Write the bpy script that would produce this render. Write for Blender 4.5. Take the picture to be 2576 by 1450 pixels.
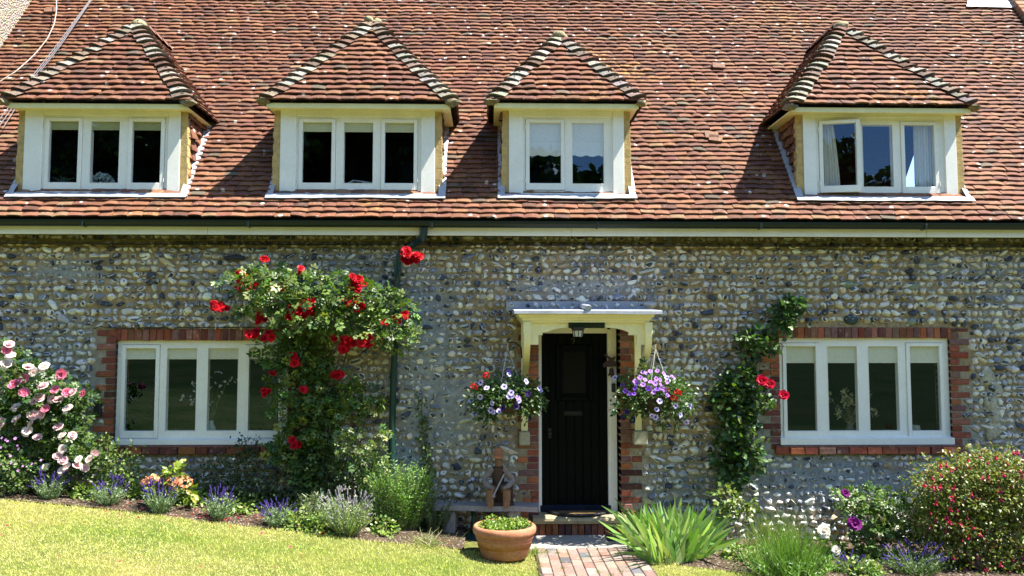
import bpy, math, random
import numpy as np
from mathutils import Vector, Matrix
R = math.radians
rng = np.random.default_rng(7)
random.seed(7)
for o in list(bpy.data.objects): bpy.data.objects.remove(o)
sc = bpy.context.scene
COL = sc.collection

# ------------------------------------------------------------------ camera
FPX, PITCH, YAW = 2100.0, R(3.95), R(-1.58)
CAMP = np.array([0.0, -9.7, 2.14])
cam = bpy.data.cameras.new('camera'); co = bpy.data.objects.new('camera', cam); COL.objects.link(co)
cam.sensor_width = 36.0; cam.lens = 36.0*FPX/2576; cam.clip_start = 0.1; cam.clip_end = 2000
co.location = CAMP; co.rotation_euler = (math.pi/2+PITCH, 0, YAW); sc.camera = co
# ------------------------------------------------------------------ light
SUN = Vector((0.53, -0.13, 1.0)).normalized()
w = bpy.data.worlds.new('World'); sc.world = w; w.use_nodes = True
nt = w.node_tree; bg = nt.nodes['Background']
sky = nt.nodes.new('ShaderNodeTexSky'); sky.sky_type = 'NISHITA'; sky.sun_disc = False
sky.sun_elevation = math.asin(SUN.z); sky.sun_rotation = math.atan2(SUN.x, SUN.y)
sky.air_density = 1.0; sky.dust_density = 0.2; sky.ozone_density = 3.0; sky.altitude = 300
nt.links.new(sky.outputs[0], bg.inputs[0]); bg.inputs[1].default_value = 0.105
sl = bpy.data.lights.new('sun', 'SUN'); sl.energy = 5.0; sl.angle = R(0.5); sl.color = (1.0, 0.955, 0.87)
so = bpy.data.objects.new('sun', sl); COL.objects.link(so); so.location = (6, -3, 20)
so.rotation_euler = SUN.to_track_quat('Z', 'Y').to_euler()
sc.view_settings.view_transform = 'Standard'; sc.view_settings.look = 'None'
sc.view_settings.exposure = 1.7; sc.view_settings.gamma = 1.0
try:
    sc.cycles.max_bounces = 7; sc.cycles.transparent_max_bounces = 12; sc.cycles.use_denoising = True
    sc.cycles.caustics_reflective = False; sc.cycles.caustics_refractive = False
except Exception: pass

# ------------------------------------------------------------------ picture measurements -> points in the place
_cm = np.array(Matrix.Rotation(YAW, 3, 'Z') @ Matrix.Rotation(math.pi/2+PITCH, 3, 'X'))
def ray(px, py): return _cm @ np.array([(px-1288)/FPX, (725-py)/FPX, -1.0])
def P(px, py, Y):
    d = ray(px, py); return CAMP + d*((Y-CAMP[1])/d[1])
def Pg(px, py, z):
    d = ray(px, py); return CAMP + d*((z-CAMP[2])/d[2])
def Pp(px, py, p0, n):
    d = ray(px, py); p0 = np.array(p0); n = np.array(n); return CAMP + d*(np.dot(p0-CAMP, n)/np.dot(d, n))

# ------------------------------------------------------------------ mesh builder
class MB:
    def __init__(s): s.v=[]; s.n=0; s.f=[]; s.c=[]; s.l=[]; s.pool=[]
    def add(s, v, f, col=(1,1,1), loc=None):
        v = np.asarray(v, float).reshape(-1,3); b = s.n
        s.v.append(v); s.n += len(v)
        c = np.asarray(col, float)
        if c.ndim == 1: c = np.tile(c[:3], (len(v),1))
        s.c.append(c)
        s.l.append(np.zeros((len(v),3)) if loc is None else loc)
        if isinstance(f, np.ndarray): s.pool.append(f+b)
        else:
            for q in f: s.f.append([i+b for i in q])
        return b
    def inst(s, tv, tf, A, pos, col, loc=None):
        """many copies of a template: tv (m,3), tf (k,q) int array, A (N,3,3), pos (N,3), col (N,3) or (N,m,3)"""
        tv = np.asarray(tv, float); tf = np.asarray(tf, int); N = len(pos); m = len(tv)
        if N == 0: return
        v = np.einsum('nij,mj->nmi', A, tv) + np.asarray(pos)[:,None,:]
        f = (tf[None] + (np.arange(N)*m)[:,None,None]).reshape(-1, tf.shape[1])
        col = np.asarray(col, float)
        if col.ndim == 2: col = np.repeat(col[:,None,:], m, 1)
        s.add(v.reshape(-1,3), f, col.reshape(-1,3), None if loc is None else np.asarray(loc).reshape(-1,3))
    def build(s, name, mat, parent=None, smooth=False, useloc=False):
        me = bpy.data.meshes.new(name)
        V = np.concatenate(s.v) if s.v else np.zeros((0,3))
        org = np.zeros(3)
        if parent is not None:
            p = parent
            while p.parent: p = p.parent
            org = np.array(p.location)
        V = V - org
        tot=[]; idx=[]
        if s.f:
            tot.append(np.array([len(q) for q in s.f])); idx.append(np.array([i for q in s.f for i in q]))
        for a in s.pool: tot.append(np.full(len(a), a.shape[1])); idx.append(a.reshape(-1))
        tot = np.concatenate(tot).astype(np.int32); idx = np.concatenate(idx).astype(np.int32)
        me.vertices.add(len(V)); me.vertices.foreach_set('co', V.astype(np.float32).ravel())
        me.loops.add(len(idx)); me.loops.foreach_set('vertex_index', idx)
        me.polygons.add(len(tot)); st = np.concatenate([[0], np.cumsum(tot)[:-1]]).astype(np.int32)
        me.polygons.foreach_set('loop_start', st); me.polygons.foreach_set('loop_total', tot)
        me.polygons.foreach_set('use_smooth', np.full(len(tot), smooth))
        me.update(calc_edges=True)
        C = np.concatenate(s.c); a = me.attributes.new('Col', 'FLOAT_COLOR', 'POINT')
        a.data.foreach_set('color', np.concatenate([C, np.ones((len(C),1))],1).astype(np.float32).ravel())
        if useloc:
            a = me.attributes.new('loc', 'FLOAT_VECTOR', 'POINT'); a.data.foreach_set('vector', np.concatenate(s.l).astype(np.float32).ravel())
        if mat is not None: me.materials.append(mat)
        o = bpy.data.objects.new(name, me); COL.objects.link(o)
        if parent is not None: o.parent = parent
        return o
    # --- shapes
    def box(s, x0,x1,y0,y1,z0,z1, col=(1,1,1), ch=0.004):
        x0,x1=min(x0,x1),max(x0,x1); y0,y1=min(y0,y1),max(y0,y1); z0,z1=min(z0,z1),max(z0,z1)
        c = min(ch, .45*(x1-x0), .45*(y1-y0), .45*(z1-z0))
        v=[]; ctr=np.array([(x0+x1)/2,(y0+y1)/2,(z0+z1)/2]); h=np.array([(x1-x0)/2,(y1-y0)/2,(z1-z0)/2])
        v = CBV*h - CBS*c + ctr
        s.add(v, CBF, col)
    def obox(s, ctr, ax, h, col=(1,1,1), ch=0.004):
        """oriented chamfered box: ax 3 rows of unit axes, h half sizes"""
        h=np.array(h,float); c=min(ch,.9*h.min()); L = CBV*h - CBS*c
        s.add(L @ np.array(ax,float) + np.array(ctr,float), CBF, col)
    def beam(s, a, b, w, t, up=(0,0,1), col=(1,1,1), ch=0.004):
        a=np.array(a,float); b=np.array(b,float); d=b-a; L=np.linalg.norm(d); d/=L
        u=np.array(up,float); x=np.cross(d,u); x/=np.linalg.norm(x); z=np.cross(x,d)
        s.obox((a+b)/2, [x,d,z], [w/2,L/2,t/2], col, ch)
    def prism(s, poly, vec, col=(1,1,1)):
        p=np.array(poly,float); n=len(p); q=p+np.array(vec,float)
        f=[list(range(n))[::-1], list(range(n,2*n))]+[[i,(i+1)%n,n+(i+1)%n,n+i] for i in range(n)]
        s.add(np.vstack([p,q]), f, col)
    def tube(s, pts, r, seg=8, col=(1,1,1), caps=True):
        pts=np.array(pts,float); n=len(pts); r=np.broadcast_to(np.array(r,float),(n,))
        t=np.gradient(pts,axis=0); t/=np.linalg.norm(t,axis=1)[:,None]+1e-9
        ref=np.array([0.13,0.2,1.]) if abs(t[0][2])<.9 else np.array([1.,.1,0.])
        V=[]
        for i in range(n):
            a=np.cross(t[i],ref); a/=np.linalg.norm(a); b=np.cross(a,t[i])
            th=np.arange(seg)*2*math.pi/seg
            V.append(pts[i]+r[i]*(np.cos(th)[:,None]*a+np.sin(th)[:,None]*b))
        f=[]
        for i in range(n-1):
            for j in range(seg): f.append([i*seg+j,i*seg+(j+1)%seg,(i+1)*seg+(j+1)%seg,(i+1)*seg+j])
        if caps: f.append(list(range(seg))[::-1]); f.append([(n-1)*seg+j for j in range(seg)])
        s.add(np.vstack(V), f, col)
    def lathe(s, prof, c, seg=32, col=(1,1,1), sx=1, sy=1):
        n=len(prof); V=[]; th=np.arange(seg)*2*math.pi/seg
        for r,z in prof: V.append(np.stack([c[0]+sx*r*np.cos(th), c[1]+sy*r*np.sin(th), np.full(seg,c[2]+z)],1))
        f=[]
        for i in range(n-1):
            for j in range(seg): f.append([i*seg+j,i*seg+(j+1)%seg,(i+1)*seg+(j+1)%seg,(i+1)*seg+j])
        s.add(np.vstack(V), f, col)
    def blob(s, c, r, amp=.15, col=(1,1,1), sub=2):
        tv,tf=ICO[sub]; ph=rng.uniform(0,6.28,(4,)); k=rng.normal(0,2.2,(4,3))
        d=1+amp*sum(np.sin(tv@k[i]+ph[i]) for i in range(4))/2
        s.add(np.array(c)+tv*d[:,None]*np.array(r), tf, col)
    def quad(s, a,b,c,d, col=(1,1,1)): s.add([a,b,c,d], [[0,1,2,3]], col)
# chamfered cube template
def _cb():
    V=[];S=[]; idx={}
    for sx in(-1,1):
        for sy in(-1,1):
            for sz in(-1,1):
                for k in range(3):
                    idx[(sx,sy,sz,k)]=len(V); V.append((sx,sy,sz)); t=[sx,sy,sz]; t[k]=0; S.append(t)
    F=[]
    for k in range(3):
        a,b=[i for i in range(3) if i!=k]
        for sk in(-1,1):
            q=[]
            for (p,r_) in((-1,-1),(1,-1),(1,1),(-1,1)):
                t=[0,0,0]; t[k]=sk;t[a]=p;t[b]=r_; q.append(idx[(*t,k)])
            F.append(q if sk*(1 if k!=1 else -1)>0 else q[::-1])
    for k in range(3):
        a,b=[i for i in range(3) if i!=k]
        for p in(-1,1):
            for q in(-1,1):
                t0=[0,0,0];t0[a]=p;t0[b]=q;t0[k]=-1;t1=list(t0);t1[k]=1
                F.append([idx[(*t0,a)],idx[(*t1,a)],idx[(*t1,b)],idx[(*t0,b)]])
    T=[[idx[(x,y,z,0)],idx[(x,y,z,1)],idx[(x,y,z,2)]] for x in(-1,1) for y in(-1,1) for z in(-1,1)]
    return np.array(V,float),np.array(S,float),F+T
CBV,CBS,CBF=_cb()
def _ico(sub):
    import bmesh
    bm=bmesh.new(); bmesh.ops.create_icosphere(bm,subdivisions=sub,radius=1)
    v=np.array([x.co[:] for x in bm.verts]); f=np.array([[q.index for q in x.verts] for x in bm.faces]); bm.free(); return v,f
ICO={i:_ico(i) for i in(1,2,3)}
def rotz(a):
    c,s=np.cos(a),np.sin(a); o=np.zeros((len(a),3,3)); o[:,0,0]=c;o[:,0,1]=-s;o[:,1,0]=s;o[:,1,1]=c;o[:,2,2]=1; return o
def frames(d, nrm):
    """rotation matrices with local +Y along d and local +Z near nrm"""
    d=d/(np.linalg.norm(d,axis=1)[:,None]+1e-9); x=np.cross(d,nrm); x/=np.linalg.norm(x,axis=1)[:,None]+1e-9
    z=np.cross(x,d); return np.stack([x,d,z],2)
def jit(col, n, amt=.15, hue=.05):
    c=np.array(col,float)[None]*(1+rng.normal(0,amt,(n,1)))*(1+rng.normal(0,hue,(n,3))); return np.clip(c,0.003,.95)
def pick(cols, n, p=None, amt=.12, hue=.04):
    i=rng.choice(len(cols),n,p=p); c=np.array(cols,float)[i]; return np.clip(c*(1+rng.normal(0,amt,(n,1)))*(1+rng.normal(0,hue,(n,3))),.003,.95)
_k=rng.normal(0,1,(10,2)); _p=rng.uniform(0,6.28,10)
def vn(x,y,s=1.):
    return sum(np.sin((x*_k[i,0]+y*_k[i,1])*s*(1+.35*i)+_p[i])/(1+.25*i) for i in range(10))/3.2

# ------------------------------------------------------------------ materials
class Mt:
    def __init__(s,name):
        s.m=bpy.data.materials.new(name); s.m.use_nodes=True; s.t=s.m.node_tree; s.b=s.t.nodes['Principled BSDF']; s.out=s.t.nodes['Material Output']
        s.co=None
    def n(s,typ,**k):
        o=s.t.nodes.new('ShaderNode'+typ)
        for a,b in k.items():
            if isinstance(a,str) and hasattr(o,a) and a not in o.inputs: setattr(o,a,b)
        return o
    def L(s,a,b): s.t.links.new(a,b)
    def coord(s,scale=(1,1,1)):
        if s.co is None: s.co=s.n('TexCoord')
        mp=s.n('Mapping'); mp.inputs['Scale'].default_value=scale; s.L(s.co.outputs['Object'],mp.inputs[0]); return mp.outputs[0]
    def noise(s,scale,detail=4,rough=.6,sc_=(1,1,1)):
        t=s.n('TexNoise'); t.inputs['Scale'].default_value=scale; t.inputs['Detail'].default_value=detail; t.inputs['Roughness'].default_value=rough
        s.L(s.coord(sc_),t.inputs['Vector']); return t.outputs[0]
    def vor(s,scale,sc_=(1,1,1),feature='F1'):
        t=s.n('TexVoronoi'); t.feature=feature; t.inputs['Scale'].default_value=scale; s.L(s.coord(sc_),t.inputs['Vector']); return t
    def ramp(s,fac,stops):
        r=s.n('ValToRGB'); e=r.color_ramp.elements
        while len(e)<len(stops): e.new(.5)
        for i,(p,c) in enumerate(stops): e[i].position=p; e[i].color=(c if len(c)==4 else (*c,1)) if hasattr(c,'__len__') else (c,c,c,1)
        s.L(fac,r.inputs[0]); return r.outputs[0]
    def mix(s,fac,a,b,mode='MIX'):
        m=s.n('Mix'); m.data_type='RGBA'; m.blend_type=mode
        for sock,val in((m.inputs[0],fac),(m.inputs[6],a),(m.inputs[7],b)):
            if hasattr(val,'is_output') or hasattr(val,'links'): s.L(val,sock)
            elif hasattr(val,'__len__'): sock.default_value=(*val[:3],1)
            else: sock.default_value=val
        return m.outputs[2]
    def math(s,op,a,b=0.):
        m=s.n('Math'); m.operation=op
        for sock,val in((m.inputs[0],a),(m.inputs[1],b)):
            if hasattr(val,'links'): s.L(val,sock)
            else: sock.default_value=val
        return m.outputs[0]
    def attr(s,name): 
        a=s.n('Attribute'); a.attribute_name=name; return a
    def bump(s,h,strength=.3,dist=.02,prev=None):
        b=s.n('Bump'); b.inputs['Strength'].default_value=strength; b.inputs['Distance'].default_value=dist; s.L(h,b.inputs['Height'])
        if prev is not None: s.L(prev,b.inputs['Normal'])
        return b.outputs[0]
    def fin(s,col=None,rough=.6,normal=None,spec=.5,metal=0.,trans=0.,tcol=None):
        if col is not None:
            if hasattr(col,'links'): s.L(col,s.b.inputs['Base Color'])
            else: s.b.inputs['Base Color'].default_value=(*col,1)
        if hasattr(rough,'links'): s.L(rough,s.b.inputs['Roughness'])
        else: s.b.inputs['Roughness'].default_value=rough
        s.b.inputs['Specular IOR Level'].default_value=spec; s.b.inputs['Metallic'].default_value=metal
        if normal is not None: s.L(normal,s.b.inputs['Normal'])
        if trans>0:
            t=s.n('BsdfTranslucent'); mx=s.n('MixShader'); mx.inputs[0].default_value=trans
            if col is not None and hasattr(col,'links'):
                c2=s.mix(1.0,col,tcol or (1.,1.,.6),'MULTIPLY'); s.L(c2,t.inputs[0])
            s.L(s.b.outputs[0],mx.inputs[1]); s.L(t.outputs[0],mx.inputs[2]); s.L(mx.outputs[0],s.out.inputs[0])
        return s.m
def m_vc(name,rough=.6,nscale=30,lo=.7,hi=1.2,bump=.0,bscale=60,bd=.004,spec=.4,trans=0,tcol=None,sc_=(1,1,1),metal=0):
    t=Mt(name); c=t.attr('Col').outputs['Color']
    v=t.ramp(t.noise(nscale,4,.6,sc_),[(.25,lo),(.75,hi)]); c=t.mix(1.0,c,v,'MULTIPLY')
    nm=t.bump(t.noise(bscale,3,.6,sc_),bump,bd) if bump>0 else None
    return t.fin(c,rough,nm,spec,metal,trans,tcol)
def paint(name,col,rough=.4,dirt=.12,sc_=(1,1,1)):
    t=Mt(name); n1=t.ramp(t.noise(3.5,6,.7,sc_),[(.3,1-dirt),(.65,1.0)]); n2=t.ramp(t.noise(40,4,.6,sc_),[(.35,1-dirt*.5),(.6,1.0)])
    c=t.mix(1.0,t.mix(1.0,col,n1,'MULTIPLY'),n2,'MULTIPLY'); return t.fin(c,rough,t.bump(t.noise(25,3,.5,(1,1,.2)),.08,.003))
def tag(o,label,cat,group=None,kind=None):
    o['label']=label; o['category']=cat
    if group: o['group']=group
    if kind: o['kind']=kind
    return o
def thing(name,label,cat,loc,group=None):
    o=bpy.data.objects.new(name,None); COL.objects.link(o); o.location=loc; o.empty_display_size=.2; return tag(o,label,cat,group)
def link(name,mesh,parent,loc,rot=(0,0,0),scale=1):
    o=bpy.data.objects.new(name,mesh); COL.objects.link(o)
    org=np.zeros(3); p=parent
    while p.parent: p=p.parent
    o.parent=parent; o.location=np.array(loc)-np.array(p.location); o.rotation_euler=rot; o.scale=(scale,)*3 if not hasattr(scale,'__len__') else scale
    return o
# ------------------------------------------------------------------ architecture materials
def mat_tile():
    t=Mt('clay_tile'); c=t.attr('Col').outputs['Color']
    c=t.mix(1.0,c,t.ramp(t.noise(22,6,.7),[(.25,.62),(.5,1.0),(.8,1.25)]),'MULTIPLY')
    c=t.mix(t.ramp(t.noise(7,5,.65),[(.56,0.),(.72,.5)]),c,(.15,.115,.085))            # grime
    # white lichen discs
    v=t.vor(9,(1,1,1)); thr=t.math('MULTIPLY',t.math('GREATER_THAN',v.outputs['Color'],.74),1.0)
    d=t.math('ADD',v.outputs['Distance'],t.math('MULTIPLY',t.noise(30,3,.6),.26))
    c=t.mix(t.math('MULTIPLY',thr,t.ramp(d,[(.31,.85),(.37,0.)])),c,(.62,.6,.56))
    v2=t.vor(34); d2=t.math('ADD',v2.outputs['Distance'],t.math('MULTIPLY',t.noise(60,2,.5),.2))
    m2=t.math('MULTIPLY',t.math('GREATER_THAN',v2.outputs['Color'],.8),t.ramp(d2,[(.26,.7),(.34,0.)]))
    c=t.mix(m2,c,(.55,.52,.47))
    c=t.mix(t.math('MULTIPLY',t.ramp(t.noise(1.1,3,.5),[(.60,0.),(.72,.9)]),t.ramp(t.noise(16,4,.7),[(.52,0.),(.62,.75)])),c,(.5,.3,.07))  # ochre lichen
    nm=t.bump(t.noise(90,4,.7),.5,.004); return t.fin(c,.8,nm,.25)
def mat_flint():
    t=Mt('flint'); a=t.attr('Col').outputs['Color']; l=t.attr('loc')
    sp=t.n('SeparateXYZ'); t.L(l.outputs['Vector'],sp.inputs[0])
    # loc = (radial distance on the face, knap amount, random)
    nz=t.noise(24,4,.6); rr=t.math('ADD',sp.outputs[0],t.math('MULTIPLY',t.math('SUBTRACT',nz,.5),1.1))
    core=t.math('MULTIPLY',t.ramp(t.math('ADD',rr,.5),[(.53,0.),(.57,1.)]),sp.outputs[1])
    rim=t.math('MULTIPLY',t.ramp(t.math('ADD',rr,.5),[(.36,0.),(.45,1.)]),sp.outputs[1])
    c=t.mix(1.0,a,t.ramp(t.noise(38,5,.7),[(.25,.6),(.5,1.),(.75,1.3)]),'MULTIPLY')
    c=t.mix(t.ramp(t.noise(17,4,.7),[(.58,0.),(.66,.6)]),c,(.16,.17,.20))
    c=t.mix(t.ramp(t.noise(19,4,.6),[(.6,0.),(.7,.8)]),c,(.66,.64,.58))
    c=t.mix(t.math('MULTIPLY',rim,.9),c,(.82,.80,.73)); dk=t.mix(t.ramp(t.noise(45,4,.6),[(.35,0.),(.7,1.)]),(.006,.008,.013),(.075,.095,.135))
    c=t.mix(core,c,dk)
    ro=t.ramp(core,[(0.,.75),(1.,.28)])
    nm=t.bump(t.noise(45,4,.6),.6,.008); return t.fin(c,ro,nm,.5)
def mat_mortar():
    t=Mt('lime_mortar'); 
    base=t.mix(t.ramp(t.noise(.55,3,.5),[(.45,0.),(.6,1.)]),(.45,.345,.20),(.40,.375,.30)); base=t.mix(t.attr('Col').outputs['Fac'],base,(.36,.39,.39))
    c=t.mix(1.0,base,t.ramp(t.noise(11,6,.7),[(.25,.45),(.7,1.25)]),'MULTIPLY')
    v=t.vor(95); peb=t.ramp(v.outputs['Distance'],[(.22,1.),(.34,0.)])
    pc=t.mix(1.0,v.outputs['Color'],(.8,.6,.4),'MULTIPLY')
    c=t.mix(t.math('MULTIPLY',peb,t.math('MULTIPLY',t.ramp(t.noise(1.3,2,.5),[(.4,.15),(.6,.8)]),.8)),c,t.mix(.5,pc,(.2,.12,.06)))
    h=t.math('ADD',t.noise(45,5,.7),t.math('MULTIPLY',peb,.6)); nm=t.bump(h,.9,.02); return t.fin(c,.92,nm,.15)
def mat_brick():
    t=Mt('red_brick'); c=t.attr('Col').outputs['Color']
    c=t.mix(1.0,c,t.ramp(t.noise(20,6,.7),[(.25,.6),(.6,1.05),(.85,1.3)]),'MULTIPLY')
    c=t.mix(t.ramp(t.noise(55,3,.6),[(.62,0.),(.68,.8)]),c,(.05,.03,.03))
    c=t.mix(t.ramp(t.noise(9,5,.7),[(.6,0.),(.75,.6)]),c,(.5,.42,.34))
    return t.fin(c,.85,t.bump(t.noise(60,4,.7),.6,.005),.2)
def mat_wood(name,col,sc_):
    t=Mt(name); n=t.noise(9,6,.7,sc_); c=t.mix(1.0,col,t.ramp(n,[(.25,.35),(.5,.95),(.8,1.35)]),'MULTIPLY')
    return t.fin(c,.75,t.bump(n,.5,.006),.3)
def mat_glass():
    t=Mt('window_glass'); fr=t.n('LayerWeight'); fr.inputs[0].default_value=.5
    nm=t.bump(t.noise(1.6,2,.5),.012,.05); gl=t.n('BsdfGlossy'); gl.inputs['Roughness'].default_value=0.0; gl.inputs[0].default_value=(.46,.70,1.0,1)  # blue tint painted into the reflection: mirrored sky reads bluer, lawn darker
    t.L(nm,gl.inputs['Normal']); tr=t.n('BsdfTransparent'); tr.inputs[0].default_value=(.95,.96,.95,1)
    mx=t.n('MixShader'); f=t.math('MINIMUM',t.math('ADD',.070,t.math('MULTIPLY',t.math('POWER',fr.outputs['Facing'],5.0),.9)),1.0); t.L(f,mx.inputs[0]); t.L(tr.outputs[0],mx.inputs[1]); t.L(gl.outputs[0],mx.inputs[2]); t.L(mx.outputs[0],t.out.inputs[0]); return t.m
def mat_roughcast():
    t=Mt('pebble_dash'); v=t.vor(42); c=t.mix(1.0,t.mix(.55,v.outputs['Color'],(.55,.42,.27)),t.ramp(v.outputs['Distance'],[(.1,1.1),(.6,.35)]),'MULTIPLY')
    c=t.mix(.35,c,(.55,.47,.36)); inv=t.math('SUBTRACT',1.0,v.outputs['Distance']); return t.fin(c,.9,t.bump(inv,1.,.03),.2)
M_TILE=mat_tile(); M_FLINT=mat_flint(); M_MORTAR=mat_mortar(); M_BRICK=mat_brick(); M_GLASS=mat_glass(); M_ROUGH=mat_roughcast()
M_WHITE=paint('white_gloss_paint',(.88,.865,.785),.4,.10); M_CREAM=paint('warm_bounce_cream_paint',(.88,.81,.44),.45,.13)  # warm bounce light from tiles and lawn painted into the cream's yellow
M_LEAD=paint('weathered_lead',(.40,.425,.47),.5,.30); M_GUTTER=m_vc('green_black_gutter',.35,6,.8,1.1); M_DOOR=m_vc('dark_green_door_paint',.5,5,.75,1.15,.05,40,.004,.07)
M_FELT=m_vc('roofing_felt',.95); M_PLASTER=m_vc('plaster',.9); M_RENDER=m_vc('ochre_render',.9,14,.6,1.15,.5,50,.01)
M_CAP=m_vc('lichened_mortar',.9,26,.5,1.35,.8,45,.012,.2); M_STONE=m_vc('worn_stone',.85,12,.65,1.15,.4,40,.006,.2)
M_IRON=m_vc('iron',.5,20,.7,1.2); M_CLOTH=m_vc('blind_fabric',.9,30,.9,1.05,0,60,.004,.1,trans=.12,tcol=(1,1,.9))

# ------------------------------------------------------------------ key dimensions
PIT=R(53.); EY,EZ=-0.33,3.555; RV=np.array([0,math.cos(PIT),math.sin(PIT)]); RN=np.array([0,-math.sin(PIT),math.cos(PIT)]); RO=np.array([0,EY,EZ])
def roofY(z): return EY+(z-EZ)/math.tan(PIT)
XL=Pp(45,65,RO,RN)[0]; XR=Pp(2572,60,RO,RN)[0]; SMAX=5.9
WX0,WX1=XL,8.3
cottage=thing('flint_cottage','flint walled cottage with a red clay tile roof, four dormers and white casement windows','cottage',(0,0,0))

# ---------- tiles
TP=dict(red=(0.1585, 0.0672, 0.0388),dark=(0.0979, 0.0462, 0.0311),plum=(0.1291, 0.0554, 0.0374),orange=(0.2003, 0.0907, 0.0465),buff=(0.2048, 0.1176, 0.0635),grey=(0.1068, 0.0773, 0.0536))
def tile_rows(mb,rows,O,U,V,N,g,tw=.165,pal='main',L=.17,t=.022,camb=.006,wav=.012,lift=.003,xy=None):
    O,U,V,N=[np.array(a,float) for a in(O,U,V,N)]
    S0=[];U0=[];W=[]
    for i,(s,spans) in enumerate(rows):
        for a,b in spans:
            if b-a<.02: continue
            u=a-rng.uniform(0,tw) if b-a>tw*2 else a
            while u<b-.005:
                wd=tw*rng.uniform(.93,1.06); lo=max(u,a); hi=min(u+wd,b)
                if hi-lo>.012: S0.append(s); U0.append(lo); W.append(hi-lo)
                u+=wd
    S0=np.array(S0);U0=np.array(U0);W=np.array(W);n=len(W)
    if n==0: return
    k=np.linspace(0,1,6)[None,:]
    cam_=np.clip(rng.normal(camb,camb*.7,n),-.004,.03)[:,None]; lf=np.abs(rng.normal(0,lift,n))[:,None]; rot=rng.normal(0,.009,n)[:,None]; sl=rng.normal(0,.004,n)[:,None]; tl=rng.normal(0,.004,n)[:,None]
    uu=U0[:,None]+.0012+(W[:,None]-.0024)*k
    arch=cam_*(1-(2*k-1)**2)-cam_*.35; 
    sw=S0[:,None]+sl+rot*(k-.5)*W[:,None]/.165*1.0+wav*.6*vn(uu*1.3,S0[:,None]*2)*.5
    und=wav*1.6*vn(uu*.55,S0[:,None]*.55)
    H=.036+lf+arch+tl*(k-.5)+und
    kk=.27
    def pt(s,h): return O+uu[...,None]*U+s[...,None]*V+h[...,None]*N
    A=pt(sw,H-t); B=pt(sw,H); B2=pt(sw+.006,H+.0012); Cc=pt(sw+L,H-kk*L-arch*.4)
    D=pt(sw+L*.5,H-t-kk*L*.5-.004)
    v=np.stack([D,A,B,B2,Cc],1).reshape(-1,3)
    f=[]
    for r in range(4):
        for j in range(5): f.append([r*6+j,r*6+j+1,(r+1)*6+j+1,(r+1)*6+j])
    sd=[[1*6,2*6,3*6,4*6],[1*6+5,4*6+5,3*6+5,2*6+5]]
    f=np.array(f+sd)
    F=(f[None]+(np.arange(n)*30)[:,None,None]).reshape(-1,4)
    P3=O+U0[:,None]*U+S0[:,None]*V
    mixn=vn(P3[:,0]*.5,P3[:,2]*.7+P3[:,1]*.3)
    names=['red','dark','plum','orange','buff','grey']
    pr=np.tile(np.array([.52,.10,.20,.14,.025,.025]),(n,1))
    if pal=='main':
        lowz=np.clip((4.3-P3[:,2])/.8,0,1)+np.clip((-P3[:,0]-2)/4,0,.8)
        pr[:,3]+=.25*lowz; pr[:,2]*=(1-.7*np.clip(lowz,0,1)); pr[:,1]*=(1-.4*np.clip(lowz,0,1)); pr[:,4]+=.06*lowz; pr[:,3]=np.clip(pr[:,3]+.12*mixn,0.02,1)
    if pal=='cheek': pr=np.tile(np.array([.4,.05,.05,.5,.0,.0]),(n,1))
    pr/=pr.sum(1)[:,None]; cs=pr.cumsum(1); ix=(rng.uniform(0,1,(n,1))>cs).sum(1).clip(0,5)
    c=np.array([TP[q] for q in names])[ix]; c=c*(1+rng.normal(0,.09,(n,1)))*(1+rng.normal(0,.03,(n,3)))*(1+.16*vn(P3[:,0]*.9+3,P3[:,2]*1.3))[:,None]
    c=np.clip(c,.02,.8); cv=np.repeat(c[:,None,:],30,1); cv[:,:12]*=.55  # tails and undersides darkened, painting in the shade between courses
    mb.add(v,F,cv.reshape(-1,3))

# ---------- dormers: measured from the photograph on their own plane
YD=-0.09; Q=R(51.2); YE=-0.29
def X_(px,Y,py=390): return P(px,py,Y)[0]
def Z_(py,Y,px=1230): return P(px,py,Y)[2]
DORM=[ # face l,r ; face top,bottom ; eave l,r,y ; casement frame l,r,t,b ; glass [(l,r)], top,bottom ; opening flags
 dict(f=(59,452,261,491),e=(4,478,256),c=(110,415,295,479),g=[(123,196),(227,299),(332,404)],gz=(306,460),op=[0,None,0],ax=None),
 dict(f=(704,1094,262,493),e=(657,1143,256),c=(750,1053,298,482),g=[(761,834),(865,938),(968,1041)],gz=(309,461),op=[0,None,0]),
 dict(f=(1280,1570,262,494),e=(1232,1619,256),c=(1322,1536,299,483),g=[(1332,1411),(1440,1519)],gz=(310,462),op=[0,None]),
 dict(f=(2022,2407,272,500),e=(1984,2457,267),c=(2060,2372,301,491),g=[(2070,2148),(2171,2246),(2276,2350)],gz=(315,470),op=[R(-13),None,0])]
for d in DORM:
    px=(d['f'][0]+d['f'][1])/2
    d['xl'],d['xr']=X_(d['f'][0],YD),X_(d['f'][1],YD); d['zt'],d['zb']=Z_(d['f'][2],YD,px),Z_(d['f'][3],YD,px)
    d['ex0'],d['ex1']=X_(d['e'][0],YE,256),X_(d['e'][1],YE,256); d['ze']=Z_(d['e'][2],YE,px)
    d['xc']=(d['ex0']+d['ex1'])/2; d['hw']=(d['ex1']-d['ex0'])/2; d['fh']=(d['xr']-d['xl'])/2; d['fx']=(d['xl']+d['xr'])/2

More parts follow.
